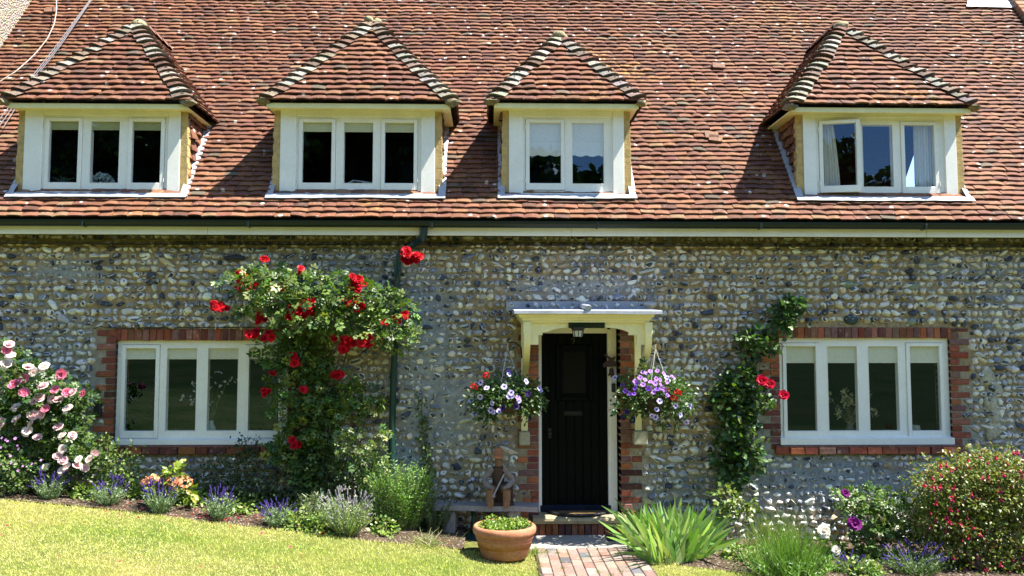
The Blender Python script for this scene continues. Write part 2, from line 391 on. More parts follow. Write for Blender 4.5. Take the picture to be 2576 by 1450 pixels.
def clip_spans(spans,a,b):
    out=[]
    for p,q in spans:
        if b<=p or a>=q: out.append((p,q)); continue
        if a>p: out.append((p,a))
        if b<q: out.append((b,q))
    return out
rows=[];G=.0845
for i in range(int(SMAX/G)):
    s=i*G; z=EZ+s*RV[2]; sp=[(XL-.05,XR+.05)]
    for d in DORM:
        if d['zb']-.02<z<d['ze']+.02: sp=clip_spans(sp,d['xl']-.05,d['xr']+.05)
        elif z>=d['ze']:
            h=d['hw']-(z-d['ze'])/math.tan(Q)-.05
            if h>0: sp=clip_spans(sp,d['xc']-h,d['xc']+h)
    rows.append((s,sp))
mb=MB(); tile_rows(mb,rows,RO,(1,0,0),RV,RN,G); 
# a few slipped tiles lying proud on the roof
for px,py in((1808,165),(1790,340),(1800,348),(128,25)):
    p=Pp(px,py,RO+RN*.06,RN); a=rng.normal(0,.15)
    ux=np.array([math.cos(a),0,0])+math.sin(a)*RV; vx=np.cross(RN,ux); mb.obox(p,[ux,vx,RN],[.085,.06,.008],(.19,.10,.065),.004)
ROOF=mb.build('roof',M_TILE,cottage)
# ridge and the slope behind, felt under the tiles (with holes where dormers open into the attic)
def rect_minus(x0,x1,z0,z1,holes):
    xs=sorted({x0,x1,*[min(max(v,x0),x1) for h in holes for v in h[:2]]}); zs=sorted({z0,z1,*[min(max(v,z0),z1) for h in holes for v in h[2:]]})
    out=[]
    for i in range(len(xs)-1):
        for j in range(len(zs)-1):
            cx,cz=(xs[i]+xs[i+1])/2,(zs[j]+zs[j+1])/2
            if not any(h[0]<cx<h[1] and h[2]<cz<h[3] for h in holes): out.append((xs[i],xs[i+1],zs[j],zs[j+1]))
    return out
mb=MB(); holes=[(d['xl']+.06,d['xr']-.06,(d['zb']-EZ)/RV[2]+.08,(d['ze']-EZ)/RV[2]+.1) for d in DORM]
for a,b,s0,s1 in rect_minus(XL-.1,XR+.1,.0,SMAX,holes):
    q=[RO+np.array([x,0,0])+s*RV-RN*.03 for x,s in((a,s0),(b,s0),(b,s1),(a,s1))]; mb.quad(*q,col=(.03,.025,.02))
top=RO+SMAX*RV; mb.quad(top+[XL,0,0],top+[XR,0,0],[XR,2*top[1]+1.2,3.2],[XL,2*top[1]+1.2,3.2],col=(.25,.1,.07))
mb.build('underlay',M_FELT,ROOF)

def pmask(x,z):
    """grey mortar repairs smeared over the stones"""
    g=0
    for cx,cz,rx,rz in((-.75,2.25,.40,.65),(-.55,1.35,.5,.45),(-1.0,.75,.3,.35),(3.9,.62,.8,.28),(4.6,.45,.7,.25),(1.05,2.82,.75,.09),(-4.9,3.0,.4,.12)): g=np.maximum(g,np.exp(-(((x-cx)/rx)**2+((z-cz)/rz)**2)**1.5))
    return np.clip(g*1.3+.35*vn(x*3.1,z*3.3)*(g>.05),0,1)
# ---------- wall with openings
ZW0=Z_(1142,0,500)
W1=dict(fr=(290,724,856,1119),g=[(314,390),(418,493),(522,597),(626,701)],gz=(877,1084),op=[0,None,None,0],sill=(1106,1121))
W2=dict(fr=(1962,2392,850,1119),g=[(1979,2053),(2084,2158),(2187,2261),(2291,2365)],gz=(872,1084),op=[0,None,None,0],sill=(1101,1120))
for Wn in(W1,W2):
    px=sum(Wn['fr'][:2])/2; Wn['x0'],Wn['x1']=X_(Wn['fr'][0],0,990),X_(Wn['fr'][1],0,990); Wn['z1'],Wn['z0']=Z_(Wn['fr'][2],0,px),Z_(Wn['fr'][3],0,px)
DX0,DX1=.575,1.524; DZ0,DZ1=.2,2.36
openings=[(Wn['x0'],Wn['x1'],Wn['z0'],Wn['z1']) for Wn in(W1,W2)]+[(DX0,DX1,-.5,DZ1)]
WT=3.46
mb=MB()
for a,b,c,d in rect_minus(WX0-.6,WX1,-.6,WT,openings):
    nx=max(1,int((b-a)/.12)); nz=max(1,int((d-c)/.12)); xs=np.linspace(a,b,nx+1); zs=np.linspace(c,d,nz+1); X,Zg=np.meshgrid(xs,zs)
    Y=np.zeros_like(X)+.006*vn(X*9,Zg*9)
    v=np.stack([X,Y,Zg],2).reshape(-1,3); f=np.array([[j*(nx+1)+i,j*(nx+1)+i+1,(j+1)*(nx+1)+i+1,(j+1)*(nx+1)+i] for j in range(nz) for i in range(nx)])
    pm_=pmask(v[:,0],v[:,2]); mb.add(v,f,np.stack([pm_,pm_,pm_],1))
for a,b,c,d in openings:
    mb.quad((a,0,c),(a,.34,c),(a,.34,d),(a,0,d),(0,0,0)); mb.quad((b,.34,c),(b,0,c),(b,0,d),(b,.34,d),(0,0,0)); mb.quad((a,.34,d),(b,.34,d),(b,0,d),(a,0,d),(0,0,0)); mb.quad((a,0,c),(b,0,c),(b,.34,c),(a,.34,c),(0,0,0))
WALL=mb.build('wall',M_MORTAR,cottage)
mb=MB(); pc=(.035,.03,.026)  # rooms coloured near black: the indoor dimness is put into the colour
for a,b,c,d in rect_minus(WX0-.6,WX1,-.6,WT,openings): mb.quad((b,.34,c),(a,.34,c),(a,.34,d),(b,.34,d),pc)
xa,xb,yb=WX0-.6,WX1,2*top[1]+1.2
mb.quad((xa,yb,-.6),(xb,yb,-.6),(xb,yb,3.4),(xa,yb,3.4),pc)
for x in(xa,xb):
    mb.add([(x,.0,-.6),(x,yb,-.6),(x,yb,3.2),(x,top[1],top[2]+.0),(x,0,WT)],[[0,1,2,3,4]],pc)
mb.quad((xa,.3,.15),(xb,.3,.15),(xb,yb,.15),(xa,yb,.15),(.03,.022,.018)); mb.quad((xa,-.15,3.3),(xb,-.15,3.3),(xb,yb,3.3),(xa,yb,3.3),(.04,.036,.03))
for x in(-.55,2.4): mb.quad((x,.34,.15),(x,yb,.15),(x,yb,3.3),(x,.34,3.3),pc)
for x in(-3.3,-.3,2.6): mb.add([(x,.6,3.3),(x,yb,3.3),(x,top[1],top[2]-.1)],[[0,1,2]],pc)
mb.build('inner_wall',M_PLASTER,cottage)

# ---------- bricks round the openings
BR=[(.30,.085,.045),(.24,.075,.045),(.36,.12,.05),(.15,.055,.045),(.27,.115,.08),(.20,.10,.085)]
taken=[]   # areas where no flint may sit
def bcol(): return pick(BR,1,None,.18,.06)[0]
def quoin(mb,xe,z0,z1,side,long=.225,short=.115,y=-.014,rh=.0775,gap=.012,start=0):
    z=z0;i=start
    while z<z1-.03:
        L=(long if i%2 else short)*rng.uniform(.95,1.04); h=min(rh,z1-z)
        if long/short>1.2 and rng.random()<.10: L*=.75
        a,b=(xe-L,xe) if side<0 else (xe,xe+L)
        if L>.17 and rng.random()<.25:
            m=a+(b-a)*.5; mb.box(a,m-.005,y+rng.normal(0,.002),.33,z,z+h-gap,bcol(),.006); mb.box(m+.005,b,y+rng.normal(0,.002),.33,z,z+h-gap,bcol(),.006)
        else: mb.box(a,b,y+rng.normal(0,.003),.33,z,z+h-gap,bcol(),.006)
        taken.append((a-.01,b+.01,z-.02,z+h+.01)); z+=h;i+=1
def soldiers(mb,x0,x1,z0,z1,y=-.014,wd=.082,gap=.011,depth=.3):
    x=x0
    while x<x1-.02:
        b=min(x+wd*rng.uniform(.94,1.05),x1); mb.box(x,b-gap,y+rng.normal(0,.003),y+depth,z0+rng.normal(0,.002),z1,bcol(),.006); x=b
    taken.append((x0-.01,x1+.01,z0-.02,z1+.01))
def brick_sill(mb,x0,x1,z0,z1,y=-.075):
    x=x0
    while x<x1-.03:
        b=min(x+.17*rng.uniform(.8,1.25),x1); mb.box(x,b-.01,y+rng.normal(0,.004),.02,z0,z1-.02,np.array(bcol())*.85,.006); x=b
    mb.box(x0,x1,y+.012,.05,z1-.022,z1,(.22,.10,.07),.006); taken.append((x0,x1,z0-.02,z1))
def px_w(Wn,lint,sillb,l_ex):
    mb=MB(); px=sum(Wn['fr'][:2])/2
    zl1=Z_(lint[1],0,px); zs=Z_(sillb,0,px); 
    soldiers(mb,Wn['x0']-.03,Wn['x1']+.03,Wn['z1']-.005,zl1)
    quoin(mb,Wn['x0'],zs+.02 if l_ex else Wn['z0']-.05,zl1,-1); quoin(mb,Wn['x1'],zs+.02,zl1,1,start=1)
    brick_sill(mb,Wn['x0']-(.08 if not l_ex else -.0),Wn['x1']+.1,zs,Wn['z0']-.004)
    return mb.build('brick_surround',M_BRICK,cottage)
px_w(W1,(854,828),1142,1); px_w(W2,(850,824),1141,0)
mb=MB()
quoin(mb,DX0,-.05,2.40,-1,.24,.13); quoin(mb,DX1,-.05,2.40,1,.235,.125)
soldiers(mb,DX0-.2,DX1+.2,DZ1+.01,DZ1+.12)
mb.build('brick_pier',M_BRICK,cottage)

# ---------- flints
def flints():
    mb=MB(); tv,tf=ICO[3]; keep=tv[tf].mean(1)[:,1]<.25; tf=tf[keep]
    used=np.unique(tf); re=-np.ones(len(tv),int); re[used]=np.arange(len(used)); tv=tv[used]; tf=re[tf]; m=len(tv)
    pos=[];rad=[]; z=-.45
    while z<WT-.02:
        rh=rng.uniform(.070,.096); x=WX0-.5+rng.uniform(0,.1)
        while x<WX1:
            wd=float(np.clip(rng.lognormal(math.log(.083),.34),.045,.2)); h=rh*rng.uniform(.66,.98); cx=x+wd/2; cz=z+rh/2+rng.normal(0,.006)+.022*vn(cx*.6,z*.5)
            if cz<WT-.03 and not any(a-.025<cx<b+.025 and c-.02<cz<d+.02 for a,b,c,d in openings+taken): pos.append((cx,cz)); rad.append((wd*.5*rng.uniform(.86,1.),h*.5*rng.uniform(.85,1.02)))
            x+=wd*rng.uniform(.98,1.16)
        z+=rh*.99
    pos=np.array(pos);rad=np.array(rad);n=len(pos)
    pl=rng.normal(0,1,(n,11,3)); pl/=np.linalg.norm(pl,axis=2)[...,None]; dk=rng.uniform(.62,1.05,(n,11))
    q=np.einsum('nkd,md->nkm',pl,tv); r=np.min(np.where(q>.12,dk[:,:,None]/np.maximum(q,.12),9.),axis=1)
    r=np.clip(r,.55,1.22); ks=rng.normal(0,3.2,(n,4,3)); ph=rng.uniform(0,6.28,(n,4))
    r*=1+.055*np.einsum('nkm->nm',np.sin(np.einsum('nkd,md->nkm',ks,tv)+ph[:,:,None]))
    v=tv[None]*r[...,None]; ry=rng.uniform(.034,.062,n); a=rng.normal(0,.30,n)
    knap=(rng.random(n)<.62).astype(float)*rng.uniform(.8,1,n)
    vx=v[...,0]*rad[:,0:1]; vz=v[...,2]*rad[:,1:2]; vy=v[...,1]*ry[:,None]
    wx=vx*np.cos(a)[:,None]-vz*np.sin(a)[:,None]+pos[:,0:1]; wz=vx*np.sin(a)[:,None]+vz*np.cos(a)[:,None]+pos[:,1:2]
    wy=vy+rng.uniform(-.006,.016,n)[:,None]+.026*pmask(pos[:,0],pos[:,1])[:,None]
    cols=pick([(.60,.56,.46),(.74,.71,.62),(.42,.41,.40),(.20,.22,.27),(.48,.39,.25),(.05,.06,.085),(.66,.58,.42)],n,[.24,.25,.11,.08,.09,.11,.12],.12,.03)
    an=rng.uniform(0,6.28,n); pr=v[...,0]*np.cos(an)[:,None]+v[...,2]*np.sin(an)[:,None]-rng.uniform(-.45,.6,n)[:,None]
    rr=np.sqrt(v[...,0]**2+v[...,2]**2)/np.maximum(r.mean(1),.5)[:,None]
    loc=np.stack([np.minimum(pr,1.15*(.80-rr)),np.repeat(knap[:,None],m,1),np.repeat(rng.random((n,1)),m,1)],2)
    V=np.stack([wx,wy,wz],2).reshape(-1,3); F=(tf[None]+(np.arange(n)*m)[:,None,None]).reshape(-1,3)
    mb.add(V,F,np.repeat(cols[:,None],m,1).reshape(-1,3),loc.reshape(-1,3))
    ng=3600; gx=rng.uniform(WX0-.5,WX1,ng); gz_=rng.uniform(-.4,WT-.03,ng); cg=pick([(.6,.57,.5),(.08,.09,.12),(.3,.31,.34),(.35,.22,.12)],ng,[.35,.3,.2,.15],.2)
    for k in range(ng):
        if not any(a-.01<gx[k]<b+.01 and c-.01<gz_[k]<d+.01 for a,b,c,d in openings+taken): mb.blob((gx[k],-.006,gz_[k]),(rng.uniform(.010,.024),.016,rng.uniform(.008,.018)),.2,cg[k],1)
    for px,py,rx,rz,c in((2132,717,.075,.05,(.20,.24,.15)),(2294,722,.085,.05,(.22,.25,.17)),(2142,804,.09,.06,(.035,.055,.06)),(2292,810,.06,.05,(.24,.27,.20)),(2400,808,.045,.065,(.05,.065,.07)),(2424,812,.03,.06,(.05,.07,.09))):
        p=P(px,py,-.0); b=mb.n; mb.blob((p[0],.0,p[2]),(rx,.045,rz),.12,c,2)
    print('flints',n); return mb.build('flint_facing',M_FLINT,WALL,True,True)
flints()
# rendered repair patch right of the right window
mb=MB(); p=P(2497,1020,-.01)
for i in range(5): mb.blob((p[0]+rng.normal(0,.02),-.01,p[2]+.32-.15*i),(.10+.02*(i%2),.03,.13),.3,(.42,.40,.29),2)
mb.build('render_patch',M_CAP,WALL,True)

# ---------- windows
def ring(mb,o,i,y0,y1,col=(1,1,1),ch=.004):
    mb.box(o[0],i[0],y0,y1,o[2],o[3],col,ch); mb.box(i[1],o[1],y0,y1,o[2],o[3],col,ch); mb.box(i[0],i[1],y0+.0005,y1,i[3],o[3],col,ch); mb.box(i[0],i[1],y0+.0005,y1,o[2],i[2],col,ch)
def hinge(mb,x,y,z,col=(.7,.7,.66)): mb.tube([(x,y,z-.022),(x,y,z+.022)],.006,6,col)
def window(parent,yf,fr,gl,gz,op,py,name='window'):
    """fr: frame rect in pixels; returns frame object; casements and panes hang under it"""
    pxm=(fr[0]+fr[1])/2; o=(X_(fr[0],yf,py),X_(fr[1],yf,py),Z_(fr[3],yf,pxm),Z_(fr[2],yf,pxm))
    zi1,zi0=Z_(gz[0],yf,pxm),Z_(gz[1],yf,pxm)
    gls=[(X_(a,yf,py),X_(b,yf,py),zi0,zi1) for a,b in gl]; mg=.048; mb=MB(); holes=[]
    for g,f in zip(gls,op): holes.append((g[0],g[1],g[2],g[3]) if f is None else (g[0]-mg,g[1]+mg,g[2]-.085,g[3]+.045))
    for a,b,c,d in rect_minus(*o,holes): mb.box(a-.0004,b+.0004,yf,yf+.07,c-.0004,d+.0004,(1,1,1),.0005)
    for g,f in zip(gls,op):
        if f is None: # glazing bead
            ring(mb,(g[0]-.006,g[1]+.006,g[2]-.006,g[3]+.006),g,yf-.004,yf+.03)
    F=mb.build('frame' if name is None else name,M_WHITE,parent)
    sub=parent if name is None else F
    for g,f in zip(gls,op):
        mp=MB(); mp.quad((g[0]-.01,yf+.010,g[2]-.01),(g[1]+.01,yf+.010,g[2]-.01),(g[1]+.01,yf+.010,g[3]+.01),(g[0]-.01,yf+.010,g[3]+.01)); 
        mc=None
        if f is not None:
            mc=MB(); ring(mc,(g[0]-mg+.004,g[1]+mg-.004,g[2]-.085+.004,g[3]+.045-.004),g,yf-.014,yf+.045)
            left=(g is gls[0])
            for zz in(g[2]+.03,g[3]-.06): hinge(mc,g[0]-mg if left else g[1]+mg,yf-.016,zz)
            if f!=0:
                for q in(mc,mp):
                    hx=g[0]-mg; c_,s_=math.cos(f),math.sin(f)
                    for v in q.v:
                        x=v[:,0]-hx;y=v[:,1]-yf; v[:,0]=hx+x*c_-y*s_; v[:,1]=yf+x*s_+y*c_
            mc.build('casement',M_WHITE,sub)
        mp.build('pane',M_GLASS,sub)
    return F,gls
for Wn in(W1,W2):
    F,gls=window(cottage,.035,Wn['fr'],Wn['g'],Wn['gz'],Wn['op'],990); Wn['gls']=gls
    px=sum(Wn['fr'][:2])/2; mb=MB(); zt=Z_(Wn['sill'][0],-.0,px)-.0; mb.prism([(Wn['x0']-.01,.05,zt+.012),(Wn['x0']-.01,-.03,zt-.008),(Wn['x0']-.01,-.03,Wn['z0']+.002),(Wn['x0']-.01,.05,Wn['z0']+.002)],(Wn['x1']-Wn['x0']+.02,0,0)); mb.build('sill',M_WHITE,F)

# ---------- dormers
def bonnet(mb,C,h,m,ix,N1,N2,w,L,col,Yd=np.array([0,1.,0])):
    """a bonnet tile: its tail runs level along the front slope, rounds the hip and runs back along the side slope"""
    n=11; t=np.linspace(0,1,n)[:,None]
    def crv(l1,l2,ww,sh):
        A=C+ix*ww+N1*l1+sh; B=C+Yd*ww+N2*l1+sh; K=C+m*l2-(ix+Yd)*.01+sh
        return (1-t)**2*A+2*t*(1-t)*K+t**2*B
    j_=rng.normal(0,.004); T=crv(.062+j_,.165+j_,w,0); U=crv(.048+j_,.148+j_,w,0); F=crv(.0,.05,w*.97,h*.014); H=crv(.030,.085,w*.9,h*L)
    c=np.vstack([np.tile(np.array([.06,.055,.035]),(n,1)),np.tile(np.array(col)*.45,(n,1)),np.tile(np.array(col),(n,1)),np.tile(np.array(col)*.9,(n,1))])
    f=[[r*n+i,r*n+i+1,(r+1)*n+i+1,(r+1)*n+i] for r in range(3) for i in range(n-1)]
    mb.add(np.vstack([F,U,T,H]),f,c)
def ridge_tile(mb,base,h,m,b,L,r0,r1,col):
    th=np.radians(np.linspace(-78,78,9)); V=[np.array(base)+o*h+np.outer(rr*np.sin(th),b)+np.outer(rr*np.cos(th)-r0*.55,m) for o,r in((0.,r0),(L,r1)) for rr in(r,r-.016)]
    n=9; f=[q for i in range(n-1) for q in([i,i+1,2*n+i+1,2*n+i],[n+i,i,i+1,n+i+1])]
    mb.add(np.vstack(V),f,col)
for di,d in enumerate(DORM):
    D=MB(); xl,xr,zb,zt,ze,xc,hw=[d[k] for k in('xl','xr','zb','zt','ze','xc','hw')]
    px=(d['c'][0]+d['c'][1])/2; yi=YD+.03
    ci=(X_(d['c'][0]-6,YD),X_(d['c'][1]+6,YD),Z_(d['c'][3]+4,YD,px),Z_(d['c'][2]-5,YD,px))
    D.box(xl,ci[0],YD,YD+.12,zb,zt); D.box(ci[1],xr,YD,YD+.12,zb,zt); D.box(ci[0],ci[1],YD+.004,YD+.12,ci[3],zt); D.box(ci[0],ci[1],YD+.001,YD+.12,zb,ci[2])
    FACE=D.build('dormer',M_WHITE,cottage)
    _,d['gls']=window(FACE,yi,(d['c'][0]-6,d['c'][1]+6,d['c'][2]-5,d['c'][3]+4),d['g'],d['gz'],d['op'],390,name=None)
    mb=MB(); mb.prism([(ci[0]-.03,yi,ci[2]+.012),(ci[0]-.03,YD-.035,ci[2]-.006),(ci[0]-.03,YD-.035,ci[2]-.042),(ci[0]-.03,yi,ci[2]-.042)],(ci[1]-ci[0]+.06,0,0)); mb.build('sill',M_WHITE,FACE)
    # ochre mortar fillets at both edges, cheeks hung with tiles
    fw=.068
    for sgn,xe in((-1,xl),(1,xr)):
        mb=MB()
        zs=np.linspace(zb-.03,ze-.02,16); wob=np.abs(rng.normal(0,.006,16)); 
        for k in range(15):
            ex=fw*(1+.30*(1-k/15))+wob[k]; a,b=(xe+.002,xe+ex) if sgn>0 else (xe-ex,xe-.002); mb.box(a,b,YD+.012,YD+.10,zs[k],zs[k+1],(.52,.37,.15),.003)
        mb.build('mortar_fillet',M_RENDER,FACE)
    for sgn,xe in((-1,xl-fw*.9),(1,xr+fw*.9)):
        mb=MB(); rws=[];s=0
        mb.add([(xe-sgn*.03,YD+.1,zb-.1),(xe-sgn*.03,YD+.1,ze),(xe-sgn*.03,roofY(ze)+.1,ze)],[[0,1,2]],(.1,.06,.05))
        while zb+s<ze-.03:
            y0,y1=YD+.05,roofY(zb+s)+.06
            if y1>y0+.03: rws.append((s,[(y0,y1)] if sgn>0 else [(-y1,-y0)]))
            s+=.115
        tile_rows(mb,rws,(xe-sgn*.02,0,zb),(0,sgn,0),(0,0,1),(sgn,0,0),.115,.165,'cheek',L=.2,camb=.012,wav=.0,lift=.012)
        mb.build('cheek',M_TILE,FACE)
    # soffit
    mb=MB(); zs=ze-.03; e0,e1=d['ex0']+.05,d['ex1']-.05
    mb.box(e0,e1,YE+.05,YD+.0,zs-.02,zs); 
    for a,b in((e0,xl+.0),(xr-.0,e1)): mb.box(a,b,YD+.0,roofY(ze)+.02,zs-.02,zs)
    mb.box(e0,e1,YE+.035,YE+.06,zs-.04,zs+.02)
    mb.build('soffit',M_CREAM,FACE)
    # hipped roof
    mb=MB(); g=.103; cq,sq=math.cos(Q),math.sin(Q); nr=int(hw/cq/g)
    rws=[(i*g,[(-(hw-i*g*cq)+.0,(hw-i*g*cq)-.0)]) for i in range(nr)]
    tile_rows(mb,rws,(xc,YE,ze),(1,0,0),(0,cq,sq),(0,-sq,cq),g,pal='d',wav=.006)
    for sgn in(-1,1):
        rws=[]
        for i in range(nr):
            s=i*g; y0=YE+s*cq; y1=roofY(ze+s*sq)+.12
            if y1>y0: rws.append((s,[(y0,y1)] if sgn>0 else [(-y1,-y0)]))
        tile_rows(mb,rws,(xc+sgn*hw,0,ze),(0,sgn,0),(-sgn*cq,0,sq),(sgn*sq,0,cq),g,pal='d',wav=.006)
    ap=np.array([xc,YE+hw,ze+hw*math.tan(Q)]); bk=np.array([xc,roofY(ap[2])+.1,ap[2]])
    for sgn in(-1,1):   # boarding under the tiles
        cnr=np.array([xc+sgn*hw,YE,ze]); cb=np.array([xc+sgn*hw,roofY(ze)+.1,ze]); mb.add([cnr,cb,bk,ap],[[0,1,2,3]],(.03,.02,.02))
    mb.add([(xc-hw,YE,ze),(xc+hw,YE,ze),ap],[[0,1,2]],(.03,.02,.02))
    mb.build('tiled_roof',M_TILE,FACE)
    mb=MB()
    for sgn in(-1,1):
        c0=np.array([xc+sgn*hw,YE,ze]); h=ap-c0; HL=np.linalg.norm(h); h/=HL
        m=np.array([sgn*sq,-sq,2*cq]); m/=np.linalg.norm(m); b=np.cross(h,m); step=HL/nr
        for k in range(nr):
            cc=pick([(.25,.225,.18),(.31,.285,.24),(.19,.14,.105),(.155,.088,.062)],1,[.32,.2,.28,.2],.15)[0]
            if k==nr-1 : continue
            bonnet(mb,c0+h*(k*step+.012+rng.normal(0,.003)),h,m+rng.normal(0,.03,3),np.array([-sgn*1.,0,0]),np.array([0,-sq,cq]),np.array([sgn*sq,0,cq]),min(.165*rng.uniform(.8,1.12),hw*(1-k/nr)*.98),.15,cc)
    nb=int((bk[1]-ap[1])/.22)+1
    for k in range(nb): ridge_tile(mb,ap+np.array([0,.05+k*.22,.02]),np.array([0,1.,0]),np.array([0,0,1.]),np.array([1.,0,0]),.26,.13,.115,(.26,.14,.1))
    mb.blob(ap+[0,-.01,-.005],(.10,.09,.065),.22,(.30,.26,.15),3)
    for sgn in(-1,1): mb.blob([xc+sgn*(hw-.02),YE+.03,ze-.0],(.08,.08,.04),.3,(.2,.17,.1),2)
    mb.build('hip_tiles',M_CAP,FACE)
    # lead
    mb=MB(); lc=(1,1,1); sb=(zb-EZ)/RV[2]; n=40
    xs=np.linspace(xl-.13,xr+.13,n); bot=sb-.105-.012*np.abs(vn(xs*3,xs*0+di))
    up=[RO+np.array([x,0,0])+(sb-.03)*RV+RN*.062 for x in xs]; lo=[RO+np.array([x,0,0])+q*RV+RN*(.072+.006*vn(x*5,1)) for x,q in zip(xs,bot)]; l2=[p-RN*.012 for p in lo]
    mb.add(np.vstack([l2,lo,up]),[[r*n+i,r*n+i+1,(r+1)*n+i+1,(r+1)*n+i] for r in(0,1) for i in range(n-1)])
    s1=(ze-EZ)/RV[2]-.02
    for sgn,xe in((-1,xl-fw),(1,xr+fw)):
        ss=np.linspace(sb-.07,s1,12); a=[RO+np.array([xe-sgn*.02,0,0])+s*RV+RN*.07 for s in ss]; wd=.058+.010*vn(ss*7,ss*0+di*3+sgn)
        b_=[RO+np.array([xe+sgn*q,0,0])+s*RV+RN*.05 for s,q in zip(ss,wd)]; c_=[p-RN*.02 for p in b_]
        mb.add(np.vstack([a,b_,c_]),[[r*12+i,r*12+i+1,(r+1)*12+i+1,(r+1)*12+i] for r in(0,1) for i in range(11)])
    mb.build('lead_flashing',M_LEAD,FACE)

# ---------- eaves: fascia, soffit, gutter, downpipe, cables
zf0,zf1=Z_(593,-.29,1230),Z_(566,-.29,1230)
mb=MB(); x=WX0-.6
while x<WX1:
    mb.box(x,min(x+4.1,WX1)-.003,-.29,-.265,zf0,zf1+.05); x+=4.1
mb.build('fascia',M_WHITE,cottage)
mb=MB(); mb.box(WX0-.6,WX1,-.265,.0,zf0+.02,zf0+.035,(.2,.17,.12)); mb.build('eaves_board',M_PLASTER,cottage)
gz=Z_(556,-.41,1230); GC=(.008,.018,.014)
mb=MB(); th=np.linspace(math.pi,2*math.pi,9); pr=[(-.352+.06*math.cos(t),gz-.01+.062*math.sin(t)) for t in th]; pr=[(pr[0][0]-.006,gz),(pr[0][0],gz)]+pr+[(pr[-1][0],gz)]
pin=[(y+(.006 if y<-.352 else -.006),z+.006) for y,z in pr[2:-1]][::-1]; prof=pr+pin
mb.prism([(WX0-.6,y,z) for y,z in prof],(WX1-WX0+.6,0,0),GC)
for px in(205,622,1085,1504,1915,2330):
    x=X_(px,-.41,562); mb.box(x-.015,x+.015,-.4165,-.30,gz-.076,gz-.012,GC,.006)
mb.build('gutter',M_GUTTER,cottage)
mb=MB(); PC=(.012,.045,.035)
pt=[P(1066,572,-.352),P(1066,585,-.34),P(1063,600,-.33),P(1045,612,-.22),P(1015,630,-.13),P(1003,648,-.1),P(1000,680,-.09),P(996,800,-.09),P(990,950,-.09),P(986,1100,-.09),P(983,1235,-.09)]
mb.tube(pt[:6],[.045,.046,.042,.04,.04,.042],12,(.01,.03,.035)); mb.tube(pt[5:],.038,12,PC)
for k,zz in((6,.04),(8,.0),): mb.tube([pt[k]+[0,0,.05],pt[k]-[0,0,.05]],.044,12,PC)
for p in(P(1000,690,-.09),P(988,1010,-.09)): mb.box(p[0]-.07,p[0]+.07,-.05,.02,p[2]-.02,p[2]+.02,PC,.005)
mb.build('downpipe',M_GUTTER,cottage)
mb=MB(); CCo=(.5,.42,.2)
for k in range(3):
    xs=np.linspace(WX0,-3.6 if k else WX1-.3,90); zz=zf0-.035-.016*k+.008*vn(xs*2.2,xs*0+k); mb.tube(np.stack([xs,np.full(90,-.028),zz],1),.0065,5,CCo)
for x in np.arange(WX0+.2,WX1,.55): mb.box(x-.02,x+.02,-.045,-.0,zf0-.06,zf0-.02,CCo,.006)
xs=np.linspace(-3.6,-2.9,14); mb.tube(np.stack([xs,np.full(14,-.05),zf0-.05-.16*np.sin((xs+3.6)/.7*1.4)],1),.006,5,(.06,.06,.07)); mb.box(-3.05,-2.82,-.06,-.01,zf0-.26,zf0-.21,(.03,.03,.04),.01)
pw=[P(x,y,-.035) for x,y in((233,829),(250,822),(290,826),(480,825),(700,824))]; mb.tube(pw,.006,5,(.02,.02,.02)); pw=[P(x,y,-.03) for x,y in((293,858),(291,950),(288,1060),(287,1100),(290,1114),(300,1114))]; mb.tube(pw,.006,5,(.02,.02,.02))
mb.build('wall_cable',m_vc('cable_sheath',.6),cottage)
# small iron vent left of the left window, and pipe stub under the eaves
mb=MB(); p=P(247,1030,-.03); mb.box(p[0]-.035,p[0]+.035,-.06,.0,p[2]-.085,p[2]+.085,(.02,.02,.022));  mb.build('vent_box',M_IRON,cottage); mb=MB(); p=P(1144,598,-.06); mb.box(p[0]-.02,p[0]+.02,-.1,0,p[2]-.05,p[2]+.03,(.02,.03,.03)); mb.build('overflow_pipe',M_IRON,cottage)

# ---------- door
YF=.21; DC=(.0018,.0035,.0028)
mb=MB(); xa,xb=X_(1362,YF,1050),X_(1528,YF,1050); zd0,zd1=.225,Z_(839,YF,1445)
mb.box(DX0+.005,xa,YF-.05,YF+.05,.2,zd1+.05); mb.box(xb,DX1-.03,YF-.05,YF+.05,.2,zd1+.05); mb.box(xa,xb,YF-.048,YF+.05,zd1,zd1+.09); mb.box(DX0+.005,xa-.02,YF-.065,YF-.05,.2,zd1+.09); mb.box(xb+.035,DX1-.02,YF-.065,YF-.05,.2,zd1+.09)
mb.build('door_frame',M_WHITE,cottage)
mb=MB(); pl=(X_(1408,YF,940),X_(1482,YF,940),Z_(999,YF,1445),Z_(878,YF,1445)); n=9; ws=(xb-xa)/n
for a,b,c,d_ in rect_minus(xa,xb,zd0,zd1,[pl]):
    mb.box(a,b,YF+.006,YF+.045,c,d_,DC,.001)
bx=np.linspace(xa,xb,9)
for i in range(8):
    if bx[i+1]<=pl[0]+.02 or bx[i]>=pl[1]-.02: mb.box(bx[i]+.003,bx[i+1]-.003,YF-.002,YF+.01,zd0,zd1,DC,.006)
    else:
        mb.box(bx[i]+.003,bx[i+1]-.003,YF-.002,YF+.01,zd0,pl[2]-.03,DC,.006); mb.box(bx[i]+.003,bx[i+1]-.003,YF-.002,YF+.01,pl[3]+.03,zd1,DC,.006)
DOOR=mb.build('door',M_DOOR,cottage)
